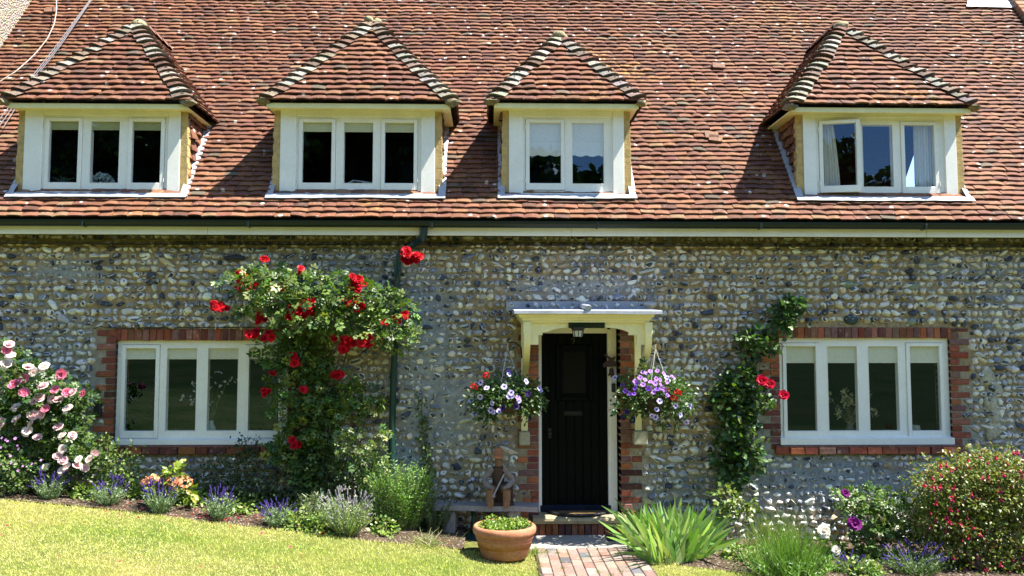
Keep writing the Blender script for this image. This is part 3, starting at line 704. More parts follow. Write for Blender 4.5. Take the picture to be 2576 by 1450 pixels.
mb=MB(); ring(mb,(pl[0]-.05,pl[1]+.05,pl[2]-.05,pl[3]+.05),(pl[0]+.01,pl[1]-.01,pl[2]+.01,pl[3]-.01),YF-.03,YF+.012,DC,.012); ring(mb,(pl[0]-.01,pl[1]+.01,pl[2]-.01,pl[3]+.01),(pl[0]+.035,pl[1]-.035,pl[2]+.035,pl[3]-.035),YF-.014,YF+.02,DC,.008); mb.build('panel_frame',M_DOOR,DOOR)
mb=MB(); mb.quad((pl[0],YF+.012,pl[2]),(pl[1],YF+.012,pl[2]),(pl[1],YF+.012,pl[3]),(pl[0],YF+.012,pl[3]),(.006,.006,.005)); mb.build('pane',m_vc('dark_bubbled_glass',.25,90,.5,1.4,.5,70,.004,.12),DOOR)
mb=MB(); p=P(1442,1040,YF-.004); ring(mb,(p[0]-.11,p[0]+.11,p[2]-.03,p[2]+.03),(p[0]-.095,p[0]+.095,p[2]-.018,p[2]+.018),YF-.012,YF,(.004,.005,.004)); mb.box(p[0]-.095,p[0]+.095,YF-.006,YF,p[2]-.018,p[2]+.018,(.003,.003,.003)); mb.build('letter_slot',M_IRON,DOOR)
mb=MB(); p=P(1383,1091,YF-.03); mb.blob(p,(.026,.02,.026),.03,(.015,.015,.015)); mb.box(p[0]-.02,p[0]+.02,YF-.006,YF,p[2]-.06,p[2]+.06,(.015,.015,.015),.005); mb.build('handle',M_IRON,DOOR)
mb=MB(); p=P(1441,861,YF-.008); h=.045
two=[(-.7,.55),(-.45,.9),(0,1.02),(.5,.85),(.62,.45),(.35,.02),(-.1,-.4),(-.62,-.98),(.0,-.86),(.7,-.98)]
mb.tube([(p[0]+.6*h*a,YF-.008,p[2]+h*b) for a,b in two],.0055,6,(.10,.085,.05)); mb.build('house_number',M_IRON,DOOR)
mb=MB(); mb.box(xa-.03,xb+.03,YF-.06,YF+.03,.2,.285,(.012,.016,.03),.012); mb.build('weather_bar',M_DOOR,DOOR)
mb=MB(); p=P(1543,976,YF-.07); mb.box(p[0]-.022,p[0]+.022,YF-.10,YF-.05,p[2]-.05,p[2]+.05,(.02,.015,.015),.006); mb.build('doorbell_box',M_IRON,cottage)
# doorstep
mb=MB(); X0,X1=.50,1.60; zt=.205
nx=16; xs=np.linspace(X0,X1,nx); v=[]
pr=[(.2,zt+.006),(-.10,zt),(-.135,zt-.012),(-.142,zt-.04),(-.13,zt-.075),(.2,zt-.075)]
for x in xs: v+= [(x,y+.006*vn(x*5,z*9),z-.008*math.exp(-((x-1.05)/.3)**2)*(z>zt-.03)) for y,z in pr]
n=len(pr); mb.add(v,[[i*n+j,(i+1)*n+j,(i+1)*n+(j+1)%n,i*n+(j+1)%n] for i in range(nx-1) for j in range(n)]+[list(range(n)),[(nx-1)*n+j for j in range(n)][::-1]],(.40,.33,.19))
mb.build('doorstep',M_STONE,cottage)
mb=MB(); 
x=X0
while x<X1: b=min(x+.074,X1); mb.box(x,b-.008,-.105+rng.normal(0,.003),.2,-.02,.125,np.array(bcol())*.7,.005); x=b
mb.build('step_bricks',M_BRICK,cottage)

# ---------- door canopy
mb=MB(); CX0,CX1=.300,1.795; cz=2.49
prof=[(0,cz),(-.80,cz),(-.80,cz-.018),(-.785,cz-.022),(-.775,cz-.045),(-.75,cz-.06),(-.74,cz-.078),(-.725,cz-.082),(-.725,cz-.1),(0,cz-.1)]
ins=[0,0,0,.015,.025,.05,.06,.075,.075,.075]
n=len(prof); v=[(CX0+i_,y,z) for (y,z),i_ in zip(prof,ins)]+[(CX1-i_,y,z) for (y,z),i_ in zip(prof,ins)]
mb.add(v,[[j,n+j,n+(j+1)%n,(j+1)%n] for j in range(n)]+[list(range(n))[::-1],[n+j for j in range(n)]])
CAN=mb.build('door_canopy',M_CREAM,cottage)
def archp(k,m=28):
    xa_,xb_=.445,1.69; t=k/m; cx=(xa_+xb_)/2; x=xa_+(xb_-xa_)*t; lw=.10
    u=abs(x-cx); hw_=(xb_-xa_)/2
    if u>hw_-.09: z=2.15
    else: q=u/(hw_-.09); z=2.335-.165*(1-math.sqrt(max(0,1-max(0,(q-.35)/.65)**2.2)))
    return x,z
mb=MB(); pts=[archp(k) for k in range(29)]
pts2=[]
for i,(x,z) in enumerate(pts):
    if i and abs(z-pts[i-1][1])>.03: pts2.append((x if z<2.16 else pts[i-1][0],pts[i-1][1] if z<2.16 else z))
    pts2.append((x,z))
V=[];zt_=2.395
for y in(-.69,-.65):
    V+=[(x,y,z) for x,z in pts2]+[(x,y,zt_) for x,z in pts2]
k=len(pts2); f=[]
for i in range(k-1): f+= [[i,i+1,k+i+1,k+i],[2*k+i+1,2*k+i,3*k+i,3*k+i+1],[i+1,i,2*k+i,2*k+i+1]]
mb.add(V,f); mb.build('arch_board',M_CREAM,CAN)
for xm,flip in((.41,0),(1.722,1)):
    mb=MB(); h=.038; mb.box(xm-h,xm+h,-.06,.0,1.165,2.39)
    mb.box(xm-h-.003,xm+h+.003,-.745,-.665,2.27,2.392,ch=.004)
    cp=[(-.705,2.30),(-.70,2.20),(-.66,2.12),(-.56,2.03),(-.42,1.95),(-.28,1.88),(-.17,1.80),(-.10,1.70),(-.06,1.58)]
    c2=np.array(cp); t_=np.linspace(0,8,33); yy=np.interp(t_,range(9),c2[:,0]); zz=np.interp(t_,range(9),c2[:,1])
    ker=np.ones(5)/5; yy=np.convolve(np.pad(yy,2,'edge'),ker,'valid'); zz=np.convolve(np.pad(zz,2,'edge'),ker,'valid')
    cc=np.stack([yy,zz],1); tg=np.gradient(cc,axis=0); tg/=np.linalg.norm(tg,axis=1)[:,None]; nn=np.stack([tg[:,1],-tg[:,0]],1); wd=np.linspace(.045,.03,33)[:,None]
    A=cc+nn*wd;B=cc-nn*wd; V=[]
    for x in(xm-h*.9,xm+h*.9): V+=[(x,a[0],a[1]) for a in A]+[(x,b[0],b[1]) for b in B]
    m_=33;f=[]
    for i in range(m_-1): f+=[[i,i+1,m_+i+1,m_+i],[2*m_+i+1,2*m_+i,3*m_+i,3*m_+i+1],[i+1,i,2*m_+i,2*m_+i+1],[m_+i,m_+i+1,3*m_+i+1,3*m_+i]]
    mb.add(V,f); 
    side=[(xm-.012,-.06,2.39),(xm-.012,-.66,2.39),(xm-.012,-.66,2.24)]
    mb.build('bracket',M_CREAM,CAN)
    mb=MB(); mb.box(xm-.062,xm+.062 if not flip else xm+.10,-.10,.0,1.005,1.162,(.42,.40,.30),.012); mb.build('corbel_stone',M_STONE,CAN)
mb=MB(); n=30; xs=np.linspace(.268,1.853,n); 
fz=cz+.010+.004*vn(xs*4,xs*0); v=[(x,.0,2.566) for x in xs]+[(x,-.80,z+.018) for x,z in zip(xs,fz)]+[(x,-.83-.004*vn(x*9,2),z+.010) for x,z in zip(xs,fz)]+[(x,-.832-.004*vn(x*9,2),z-.022+.004*vn(x*7,5)) for x,z in zip(xs,fz)]+[(x,-.81,z-.012) for x,z in zip(xs,fz)]
mb.add(v,[[r*n+i,(r+1)*n+i,(r+1)*n+i+1,r*n+i+1] for r in range(4) for i in range(n-1)])
for s in(0,n-1): mb.add([v[r*n+s] for r in range(4)]+[(xs[s],0,2.48)],[[0,1,2,3,4]])
xs=np.linspace(.20,1.91,n); zu=2.65+.006*vn(xs*4,xs*0+3); zu[-1]-=.03
v=[(x,-.022,2.545) for x in xs]+[(x,-.032,z) for x,z in zip(xs,zu)]+[(x,.0,z+.004) for x,z in zip(xs,zu)]
mb.add(v,[[r*n+i,r*n+i+1,(r+1)*n+i+1,(r+1)*n+i] for r in range(2) for i in range(n-1)])
mb.tube([(1.065,-.02,2.60),(1.062,-.4,2.575),(1.06,-.80,2.545),(1.06,-.835,2.535)],[.028,.03,.034,.034],12)
mb.build('lead_roof',M_LEAD,CAN)
mb=MB(); a=P(1430,811,-.70);b=P(1521,826,-.70); mb.box(a[0],b[0],-.722,-.692,b[2],a[2],(.02,.028,.012),.004); mb.build('sign_board',M_DOOR,CAN)

# ---------- neighbours
nh=thing('roughcast_house','pebble-dashed gable wall of the taller house against the roof, top left corner','house',(XL-2,3,0))
mb=MB(); mb.box(XL-6,XL,.9,8,-.5,9.5,ch=.01); mb.build('gable_wall',M_ROUGH,nh)
ch=thing('brick_party_wall','low brick party wall with worn bricks along the right edge of the roof','wall',(XR+.1,1.5,5.2))
mb=MB(); s=1.5; r=0
mb.prism([(XR+.03,*(RO+1.5*RV-RN*.2)[1:]),(XR+.03,*(RO+1.5*RV+RN*.085)[1:]),(XR+.03,*(RO+SMAX*RV+RN*.085)[1:]),(XR+.03,*(RO+SMAX*RV-RN*.2)[1:])],(.3,0,0),(.35,.28,.2))
while s<SMAX:
    for c_ in(0,1):
        a=XR+c_*.165; cc=pick([(.3,.13,.08),(.25,.17,.1),(.35,.2,.12)],1)[0]; mb.obox(RO+np.array([a+.08,0,0])+(s+.05+.03*c_)*RV+RN*.05,[[1,0,0],RV,RN],[.078,.047,.075],cc,.008)
    s+=.105
mb.build('brickwork',M_BRICK,ch)
# lead-clad chimney foot on the roof
a=Pp(2446,24,RO,RN); b=Pp(2553,24,RO,RN); base=(a+b)/2
cs=thing('chimney_stack','brick chimney stack with a white lead apron at its foot on the roof, top right','chimney',tuple(base))
mb=MB(); yb_=base[1]+.12; mb.box(a[0]+.02,b[0]-.0,yb_,yb_+.9,base[2]-.6,base[2]+2.2,(.28,.12,.08)); mb.build('stack',M_BRICK,cs)
mb=MB(); mb.box(a[0]+.01,b[0],yb_-.012,yb_-.002,base[2]-.1,base[2]+.55); mb.add([(a[0]-.12,*(base+RN*.06-RV*.02)[1:]),(b[0]+.02,*(base+RN*.06-RV*.04)[1:]),(b[0]+.02,*(base+RN*.07+RV*.22)[1:]),(a[0]-.0,*(base+RN*.07+RV*.22)[1:])],[[0,1,2,3]]); mb.build('lead_apron',M_LEAD,cs)
mb=MB(); x0=Pp(2190+5,0,RO,RN)[0]
# wires over the roof
off=RN*.14
def wire(pp,r,name,label,cols):
    o=thing(name,label,'cable',tuple(pp[0])) 
    return o
for nm,lb,lines,r,c in (('overhead_cable','bundle of grey wires running down the roof over the leftmost dormer',[[(231,-4,0),(150,112,.0),(70,214,0),(-2,318,0)],[(233,-4,0),(152,115,.02),(75,214,0),(8,322,0)],[(229,-4,0),(146,110,.02),(64,214,0),(-10,312,0)]],.005,(.20,.19,.20)),('thin_cable','thin pale cable looping down beside the pebble-dashed gable','x',.006,(.5,.42,.34))):
    mb=MB()
    if lines=='x': lines=[[(142,-3,0),(142,30,0),(136,62,0),(118,100,0),(85,140,0),(40,180,0),(0,205,0),(-20,222,0)]]
    for ln in lines:
        pts=[Pp(px,py,RO+off*(1+q),RN) for px,py,q in ln]; pts=np.array(pts); t=np.linspace(0,len(pts)-1,30); pts=np.stack([np.interp(t,range(len(pts)),pts[:,i]) for i in range(3)],1); mb.tube(pts,r,6,c)
    o=mb.build(nm,m_vc(nm+'_sheath',.5)); tag(o,lb,'cable')
# ------------------------------------------------------------------ ground
def hgt(x,y):
    x=np.asarray(x,float); y=np.asarray(y,float)
    l=np.interp(-x,[-.35,0,.55,1.3,2.3,3.2,5.5,9,30],[-.012,.02,.10,.19,.31,.42,.61,.75,1.2])
    r=np.interp(x,[1.7,2.5,4,6,10,30],[-.012,-.06,-.12,-.2,-.3,-.8])
    z=np.where(x<.5,l,r); z=np.where((x>=.35)&(x<=1.7),-.012,z)
    z=z+.06*np.clip(-2.2-y,0,7.8)+.10*np.clip(-10-y,0,60)+.01*vn(x*.9,y*.9)*np.clip((np.abs(x-1)-1.2),0,1)
    return z
def axis(lo,hi,mid0,mid1,fine,coarse):
    a=[mid0]; 
    while a[-1]<mid1: a.append(a[-1]+fine)
    st=fine
    while a[-1]<hi: st=min(st*1.35,coarse); a.append(a[-1]+st)
    st=fine
    while a[0]>lo: st=min(st*1.35,coarse); a.insert(0,a[0]-st)
    return np.array(a)
xs=axis(-400,400,-7,8,.12,40); ys=axis(-400,30,-8,.3,.12,40); X,Y=np.meshgrid(xs,ys); Z=hgt(X,Y)-.012
t=Mt('lawn_soil'); n1=t.noise(.9,4,.6); n2=t.noise(14,5,.7); c=t.mix(t.ramp(n1,[(.35,0.),(.65,1.)]),(.030,.048,.009),(.062,.060,.018)); c=t.mix(t.attr('Col').outputs['Fac'],c,t.mix(t.ramp(n1,[(.35,0.),(.65,1.)]),(.075,.105,.02),(.17,.15,.05))); c=t.mix(1.0,c,t.ramp(n2,[(.3,.55),(.7,1.35)]),'MULTIPLY'); M_LAWN=t.fin(c,.95,t.bump(n2,.6,.03),.1)
mb=MB(); nx,ny=len(xs),len(ys); near=(np.clip((Y+10.5)/2.,0,1)*np.clip((14-np.abs(X))/4,0,1)).reshape(-1,1)*np.ones((1,3)); mb.add(np.stack([X,Y,Z],2).reshape(-1,3),np.array([[j*nx+i,j*nx+i+1,(j+1)*nx+i+1,(j+1)*nx+i] for j in range(ny-1) for i in range(nx-1)]),near)
o=mb.build('lawn',M_LAWN,None,True); o['kind']='structure'
# flower beds: soil with stones, in two sheets
def left_edge(x): return np.interp(x,[-7.2,-5.5,-4.2,-3.2,-2.3,-1.2,-.3],[-.80,-.84,-.90,-1.0,-1.06,-1.10,-1.0])
def right_edge(x): return np.interp(x,[1.6,2.2,3.2,4.5,8],[-1.2,-1.38,-1.75,-2.2,-2.4])
t=Mt('bed_soil'); n2=t.noise(16,6,.75); v=t.vor(38); c=t.mix(t.ramp(n2,[(.3,0.),(.7,1.)]),(.03,.02,.013),(.14,.10,.07)); c=t.mix(t.math('MULTIPLY',t.math('GREATER_THAN',v.outputs['Color'],.62),t.ramp(v.outputs['Distance'],[(.3,1.),(.42,0.)])),c,(.34,.29,.23)); M_SOIL=t.fin(c,.95,t.bump(t.math('ADD',n2,t.math('SUBTRACT',1.,v.outputs['Distance'])),.9,.03),.1)
for nm,x0,x1,ef in(('flower_bed',-7.2,-.25,left_edge),('flower_bed',1.62,8.2,right_edge)):
    n=90; xx=np.linspace(x0,x1,n); m=14; V=[]
    for j in range(m):
        f=j/(m-1); yy=.0+(ef(xx)+.04*vn(xx*3,xx*0))*f; V.append(np.stack([xx,yy,hgt(xx,yy)+.03*math.sin(math.pi*min(1,f*1.02))+.012*vn(xx*4,yy*6)-.008*(j==m-1)+.004],1))
    mb=MB(); mb.add(np.vstack(V),np.array([[j*n+i,(j+1)*n+i,(j+1)*n+i+1,j*n+i+1] for j in range(m-1) for i in range(n-1)])); o=mb.build(nm,M_SOIL,None,True); o['kind']='structure'
# paving: concrete slab along the wall and brick path
M_SLAB=m_vc('pale_concrete',.9,5,.75,1.12,.4,60,.006,.2)
mb=MB(); mb.box(-1.05,1.72,-.70,.1,-.06,.0,(.34,.32,.285),.012); o=mb.build('paving',M_SLAB); o['kind']='structure'
mb=MB(); PX0,PX1=.50,1.57
PCs=[(.245,.165,.135),(.215,.14,.115),(.25,.19,.155),(.26,.21,.17),(.11,.11,.11),(.235,.145,.11),(.22,.17,.14)]
y=-.70; r=0
ncol=10; cw=(PX1-PX0)/ncol
for cidx in range(ncol):
    y=-.705-(.1 if cidx%2 else 0.); x0=PX0+cidx*cw
    if cidx%2: mb.box(x0+.003,x0+cw-.003,-.80,-.708,-.07,.002,pick(PCs,1)[0],.006)
    while y>-9:
        L=.205*rng.uniform(.96,1.03); zz=.004+rng.normal(0,.0025)+float(hgt(1.,y))+.012
        mb.box(x0+.003,x0+cw-.003,y-L+.006,y,zz-.07,zz,pick(PCs,1,[.24,.18,.2,.12,.08,.1,.08],.08,.03)[0],.006); y-=L
t=Mt('path_brick'); c=t.attr('Col').outputs['Color']; c=t.mix(1.0,c,t.ramp(t.noise(30,6,.7),[(.25,.7),(.7,1.2)]),'MULTIPLY'); c=t.mix(t.ramp(t.noise(12,6,.75),[(.58,0.),(.68,.55)]),c,(.55,.48,.40)); M_PATH=t.fin(c,.88,t.bump(t.noise(60,4,.7),.5,.006),.2)
o=mb.build('path',M_PATH); o['kind']='structure'
mb=MB(); mb.quad((PX0-.02,-9,float(hgt(1.,-9))-.0),(PX1+.02,-9,float(hgt(1.,-9))-.0),(PX1+.02,-2.2,-.008),(PX0-.02,-2.2,-.008)); mb.quad((PX0-.02,-2.2,-.008),(PX1+.02,-2.2,-.008),(PX1+.02,-.7,-.008),(PX0-.02,-.7,-.008)); o=mb.build('path_joint_soil',M_SOIL); o['kind']='structure'

PATH_TUFTS=True
# ------------------------------------------------------------------ plants: shared pieces
M_LEAF=m_vc('leaf',.42,25,.85,1.1,0,60,.004,.5,trans=.32,tcol=(1.,1.25,.35)); M_PETAL=m_vc('petal',.55,40,.9,1.08,0,60,.004,.25,trans=.30,tcol=(1.,.9,.9))
M_BLADE=m_vc('grass_blade',.5,20,.85,1.15,0,60,.004,.3,trans=.35,tcol=(1.,1.15,.4)); M_STEM=m_vc('stem',.7,30,.7,1.2)
def leaf_t(w,fold=.12,curl=-.12):
    v=np.array([(0,0,0),(-w/2,.45,fold*w),(-w*.3,.78,fold*w*.6+curl*.5),(0,1,curl),(w*.3,.78,fold*w*.6+curl*.5),(w/2,.45,fold*w),(0,.45,0),(0,.78,curl*.5)],float)
    f=np.array([(0,6,1),(6,7,2),(6,2,1),(7,3,2),(0,5,6),(6,5,4),(6,4,7),(7,4,3)]); return v,f
LEAF=leaf_t(.55); LEAF_R=leaf_t(.72,.1,-.08); LEAF_N=leaf_t(.22)
def compound(n=5,w=.62):
    V=[];F=[];b=0; lv,lf=leaf_t(w)
    sl=[(0,1.0,0,.52)]+[(sx*.02,y,sx*1.05,.44) for y in(.78,.42)[:(n-1)//2] for sx in(-1,1)]
    for x,y,a,s in sl:
        y0=y-.45 if a==0 else y-.2; c,sn=math.cos(-a),math.sin(-a); u=lv*s; u=np.stack([u[:,0]*c-u[:,1]*sn+x,u[:,0]*sn+u[:,1]*c+y0+.0,u[:,2]],1); V.append(u); F.append(lf+b); b+=len(lv)
    return np.vstack(V),np.vstack(F)
ROSELEAF=compound(5)
def unit(v): return v/(np.linalg.norm(v,axis=-1,keepdims=True)+1e-9)
def scatter(mb,T,pts,out,size,cols,up=.8,rnd=.55,droop=0.,face=.35):
    """leaves at pts pointing outwards; blades turned to the light"""
    n=len(pts); d=unit(out+rng.normal(0,rnd,(n,3))+np.array([0,0,-droop])); nr=unit(np.array([0,-face,up])+rng.normal(0,.55,(n,3))+out*.25)
    s=np.asarray(size)*rng.uniform(.7,1.25,n); A=frames(d,nr)*s[:,None,None]; mb.inst(T[0],T[1],A,pts,cols)
def sprigs(c,r,ncl,per,spread,shell=.35):
    """clustered points in an ellipsoid: returns points and outward directions"""
    c=np.array(c,float);r=np.array(r,float); u=unit(rng.normal(0,1,(ncl,3)))*(rng.uniform(shell,1,(ncl,1))**.6); k=np.repeat(u,per,0)+rng.normal(0,spread,(ncl*per,3)); return c+k*r, unit(k*r/ r.max()+rng.normal(0,.05,k.shape))
GREENS=[(.055,.11,.018),(.075,.14,.022),(.04,.085,.016),(.11,.17,.03)]
ROSEG=[(.10,.17,.03),(.06,.12,.025),(.17,.23,.05),(.045,.09,.022),(.21,.25,.06)]
# --- blooms
def rose_mesh(name,col,inner,n_out=6,open_=1.0,pal=.12,seed=0):
    rg=np.random.default_rng(seed); mb=MB()
    for ring,(n,rad,tilt,h) in enumerate([(3,.30,.20,.55),(5,.52,.45,.50),(n_out,.78,.80*open_,.34),(n_out,1.0,1.15*open_,.16)]):
        for k in range(n):
            a=6.283*k/n+ring*.7+rg.normal(0,.15); rr=rad*rg.uniform(.9,1.12); T=tilt+rg.normal(0,.12); w=rr*1.25 if ring else rr*1.5
            g=5; V=[];C=[]
            for i in range(4):
                f=i/3
                for j in range(g):
                    q=j/(g-1)*2-1; wd=w*(.35+.65*math.sin(min(1,f*1.05)*math.pi*.55))*(1-.18*max(0,f-.75)*4*abs(q))
                    out=rr*f*math.sin(T)+.06*rr; z=rr*f*math.cos(T)*1.0+h*.15; bend=.30*(q*q)*wd*.55
                    edge=(f>.9)*(-.10*rr*math.sin(T))*(1+.8*math.sin(q*7+k+ring*2)); out2=out-bend*.6; z2=z+edge
                    x,y=out2,q*wd*.5; V.append((x*math.cos(a)-y*math.sin(a),x*math.sin(a)+y*math.cos(a),z2)); mix=f*.75+.25*(ring/3); C.append(np.array(inner)*(1-mix)+np.array(col)*mix)
            C=np.array(C)*rg.uniform(1-pal,1+pal); mb.add(V,[[i*g+j,i*g+j+1,(i+1)*g+j+1,(i+1)*g+j] for i in range(3) for j in range(g-1)],C)
    mb.blob((0,0,.26),(.24,.24,.26),.25,inner,2)
    o=mb.build(name,M_PETAL,None,True); me=o.data; bpy.data.objects.remove(o); return me
RED=[rose_mesh('red_rose_bloom',(.62,.006,.016),(.40,.0,.01),6,s,.22,i) for i,s in enumerate((.8,1.,1.2))]
CRIM=[rose_mesh('crimson_rose_bloom',(.62,.008,.045),(.42,.0,.025),5,1.05,.15,9)]
PINK=[rose_mesh('pink_rose_bloom',c,i_,6,s,.08,20+k) for k,(c,i_,s) in enumerate([((.78,.40,.45),(.76,.20,.30),1.0),((.80,.57,.56),(.76,.38,.41),1.1),((.74,.24,.34),(.68,.10,.22),.95),((.84,.75,.69),(.80,.60,.53),1.2)])]
PURP=[rose_mesh('purple_rose_bloom',(.20,.01,.17),(.13,.0,.12),6,1.1,.15,33)]; WHT=[rose_mesh('white_rose_bloom',(.80,.77,.70),(.78,.70,.55),6,1.15,.06,35)]
def facing(d):
    return Vector(d).to_track_quat('Z','Y').to_euler()
def bloom(parent,meshes,p,size,name='rose_bloom',d=None):
    d=np.array([rng.normal(.1,.35),-.9+rng.normal(0,.2),.55+rng.normal(0,.3)]) if d is None else d
    e=facing(d); me=meshes[rng.integers(len(meshes))]; o=link(name,me,parent,p,e,size*rng.uniform(.85,1.15)); return o
def flower_mesh(name,fn,mat=None):
    mb=MB(); fn(mb); o=mb.build(name,mat or M_PETAL,None,True); me=o.data; bpy.data.objects.remove(o); return me
def petunia(out,mid,throat):
    def f(mb):
        n=20; rings=[(.03,-.35,throat),(.18,-.02,throat),(.42,.04,mid),(1.,.10,out)]; V=[];C=[]
        for r,z,c in rings:
            for k in range(n):
                a=6.283*k/n; q=r*(1-.13*(r>.9)*abs(math.cos(2.5*a))**.5) if r>.9 else r; V.append((q*math.cos(a),q*math.sin(a),z-(.12*(math.sin(5*a)) if r>.9 else 0))); C.append(c)
        mb.add(V,[[i*n+k,i*n+(k+1)%n,(i+1)*n+(k+1)%n,(i+1)*n+k] for i in range(3) for k in range(n)],np.array(C,float))
    return f
PET_W=flower_mesh('pale_petunia',petunia((.60,.58,.80),(.42,.34,.70),(.04,.015,.10))); PET_V=flower_mesh('violet_petunia',petunia((.28,.10,.62),(.24,.08,.55),(.05,.02,.18))); PET_L=flower_mesh('lilac_petunia',petunia((.52,.28,.70),(.45,.2,.66),(.2,.08,.3))); PET_D=flower_mesh('navy_petunia',petunia((.035,.012,.12),(.03,.01,.09),(.01,.005,.02)))
def geran(mb):
    for i in range(34):
        d=unit(rng.normal(0,1,3)); d[2]=abs(d[2])*.9-.15; p=d*.75; A=frames(d[None]+rng.normal(0,.3,(1,3)),rng.normal(0,1,(1,3)))*.55; mb.inst(leaf_t(.95)[0],leaf_t(.95)[1],A,p[None]-d[None]*.2,jit((.62,.012,.014),1,.15,.1))
GERAN=flower_mesh('geranium_head',geran)
def spike(col,n=9,w=.16):
    def f(mb):
        for k in range(n):
            z=k/n; r=w*(1-.45*z)
            for q in range(4):
                a=q*1.571+k*.8; p=np.array([r*.6*math.cos(a),r*.6*math.sin(a),z]); mb.blob(p,(r*.55,r*.55,.055),.0,jit(col,1,.2,.08)[0],1)
    return f
SPIKE=flower_mesh('lavender_spike',spike((.095,.055,.30))); SPIKE_P=flower_mesh('pale_lavender_spike',spike((.42,.40,.44)))
def strips(mb,base,tip,w0,w1,bend,cols,seg=4,facing_=None):
    """thin tapering blades from base to tip, bent by vector bend"""
    n=len(base); t=np.linspace(0,1,seg+1)[None,:,None]; d=tip-base; p=base[:,None]+d[:,None]*t+bend[:,None]*(t*t-t)*-1.0*0+bend[:,None]*(t**2)
    side=np.cross(d,np.array([.25,-1.,.25]) if facing_ is None else facing_); side=unit(side); w=(np.asarray(w0).reshape(-1,1,1)*(1-t)**.6*(1)+np.asarray(w1).reshape(-1,1,1)*t)/2
    L=p-side[:,None]*w; Rr=p+side[:,None]*w; v=np.stack([L,Rr],2).reshape(-1,3); m=2*(seg+1)
    f=np.array([[2*i,2*i+1,2*i+3,2*i+2] for i in range(seg)]); F=(f[None]+(np.arange(n)*m)[:,None,None]).reshape(-1,4)
    c=np.repeat(np.asarray(cols)[:,None],m,1); mb.add(v,F,c.reshape(-1,3)); return p[:,-1]
def gp(px,py,dy=0):
    """point on the ground seen at a pixel"""
    d=ray(px,py); tt=np.linspace(5,14,3000); q=CAMP+d*tt[:,None]; k=np.argmax(q[:,2]<hgt(q[:,0],q[:,1])); return q[k]

# ------------------------------------------------------------------ lawn grass
def grass():
    N=460000; x=rng.uniform(-6.4,6,N); y=-8.2+rng.uniform(0,1,N)**.8*7.6
    ok=np.where(x<.48,y<left_edge(np.clip(x,-7.2,-.3))+.05*vn(x*3,x*0),y<right_edge(np.clip(x,1.6,8))+.05*vn(x*3,x*0)); ok&=~((x>PX0+.015+.02*vn(y*7,y*0))&(x<PX1-.0+.02*vn(y*6,y*0+2))); ok&=~((x>-1.1)&(x<1.8)&(y>-.74))
    # only where the frame can see, with a margin to each side
    dist=y-CAMP[1]; ok&=(np.abs(x-.3)<dist*.66+.6)&(dist>3.0)
    x=x[ok];y=y[ok];n=len(x); z=hgt(x,y)-.008
    dry=.5+.5*np.tanh(1.8*(vn(x*1.1,y*1.6)+.15+.5*vn(x*5,y*5))); h=rng.uniform(.010,.026,n)*(1.1-.35*dry); edge=np.exp(-np.abs(np.where(x<.48,y-left_edge(np.clip(x,-7.2,-.3)),y-right_edge(np.clip(x,1.6,8))))/.06); h*=1+.9*edge
    a=rng.uniform(0,6.28,n); ln=rng.normal(0,.6,(n,2)); w=rng.uniform(.003,.0055,n)
    g=np.array([.28,.39,.06]);g2=np.array([.54,.57,.12]);st=np.array([.80,.68,.33]); m=rng.random(n); k=np.clip(dry+rng.normal(0,.3,n),0,1)[:,None]
    c=np.where(m[:,None]<.45,g,g2)*(1-k)+k*np.where(m[:,None]<.55,st,g2); c*=1+rng.normal(0,.09,(n,1))
    b=np.stack([x,y,z],1); sx=np.stack([np.cos(a)*w/2,np.sin(a)*w/2,np.zeros(n)],1); tip=b+np.stack([ln[:,0]*h,ln[:,1]*h,h],1)
    v=np.stack([b-sx,b+sx,tip],1).reshape(-1,3); mb=MB(); mb.add(v,np.arange(3*n).reshape(-1,3),np.repeat(np.clip(c,.01,.8),3,0)); o=mb.build('grass',M_BLADE); o['kind']='stuff'; tag(o,'short sunlit lawn grass with dry straw patches','grass'); print('grass',n)
grass()
mb=MB(); n=1500; k=rng.integers(0,70,n); tx=np.array([PX0+(PX1-PX0)/ncol*i for i in rng.integers(0,ncol+1,70)]); ty=rng.uniform(-2.6,-.75,70); b_=np.stack([tx[k]+rng.normal(0,.010,n),ty[k]+rng.normal(0,.025,n),np.full(n,-.004)],1)
strips(mb,b_,b_+np.stack([rng.normal(0,.012,n),rng.normal(0,.012,n),rng.uniform(.008,.032,n)],1),.004,.001,np.zeros((n,3)),pick([(.16,.22,.05),(.28,.28,.08),(.1,.14,.04)],n),1,unit(rng.normal(0,1,(n,3)))); o=mb.build('joint_weeds',M_BLADE); o['kind']='stuff'; tag(o,'small tufts of weeds and moss in the brick path joints','weeds')
# ------------------------------------------------------------------ planting
def c5(x,y): return (x/1.3125*.6289,(1200+y/1.3125)*.6289)
def c6(x,y): return ((800+x/1.1152)*.6289,(900+y/1.1152)*.6289)
def c7(x,y): return ((1700+x/1.2036)*.6289,(1100+y/1.2036)*.6289)
def c8(x,y): return ((2600+x/1.2032)*.6289,(1100+y/1.2032)*.6289)
SC={c5:.6289/1.3125,c6:.6289/1.1152,c7:.6289/1.2036,c8:.6289/1.2032}
def EL(cv,x,y,rx,rz,Y,ry):
    px,py=cv(x,y); p=P(px,py,Y); k=SC[cv]/FPX*(Y-CAMP[1]); return p,np.array([rx*k,ry,rz*k])
def foliage(parent,name,els,T,size,per,cols,p=None,spread=.22,den=1.,up=.8,rnd=.6,mat=None,shell=.35,droop=.1,amt=.16):
    mb=MB()
    for (c,r,n) in els:
        pts,out=sprigs(c,r,max(1,int(n*den)),per,spread,shell); pts[:,1]=np.minimum(pts[:,1],-.015); scatter(mb,T,pts,out,size,pick(cols,len(pts),p,amt,.07),up,rnd,droop)
    return mb.build(name,mat or M_LEAF,parent,True)
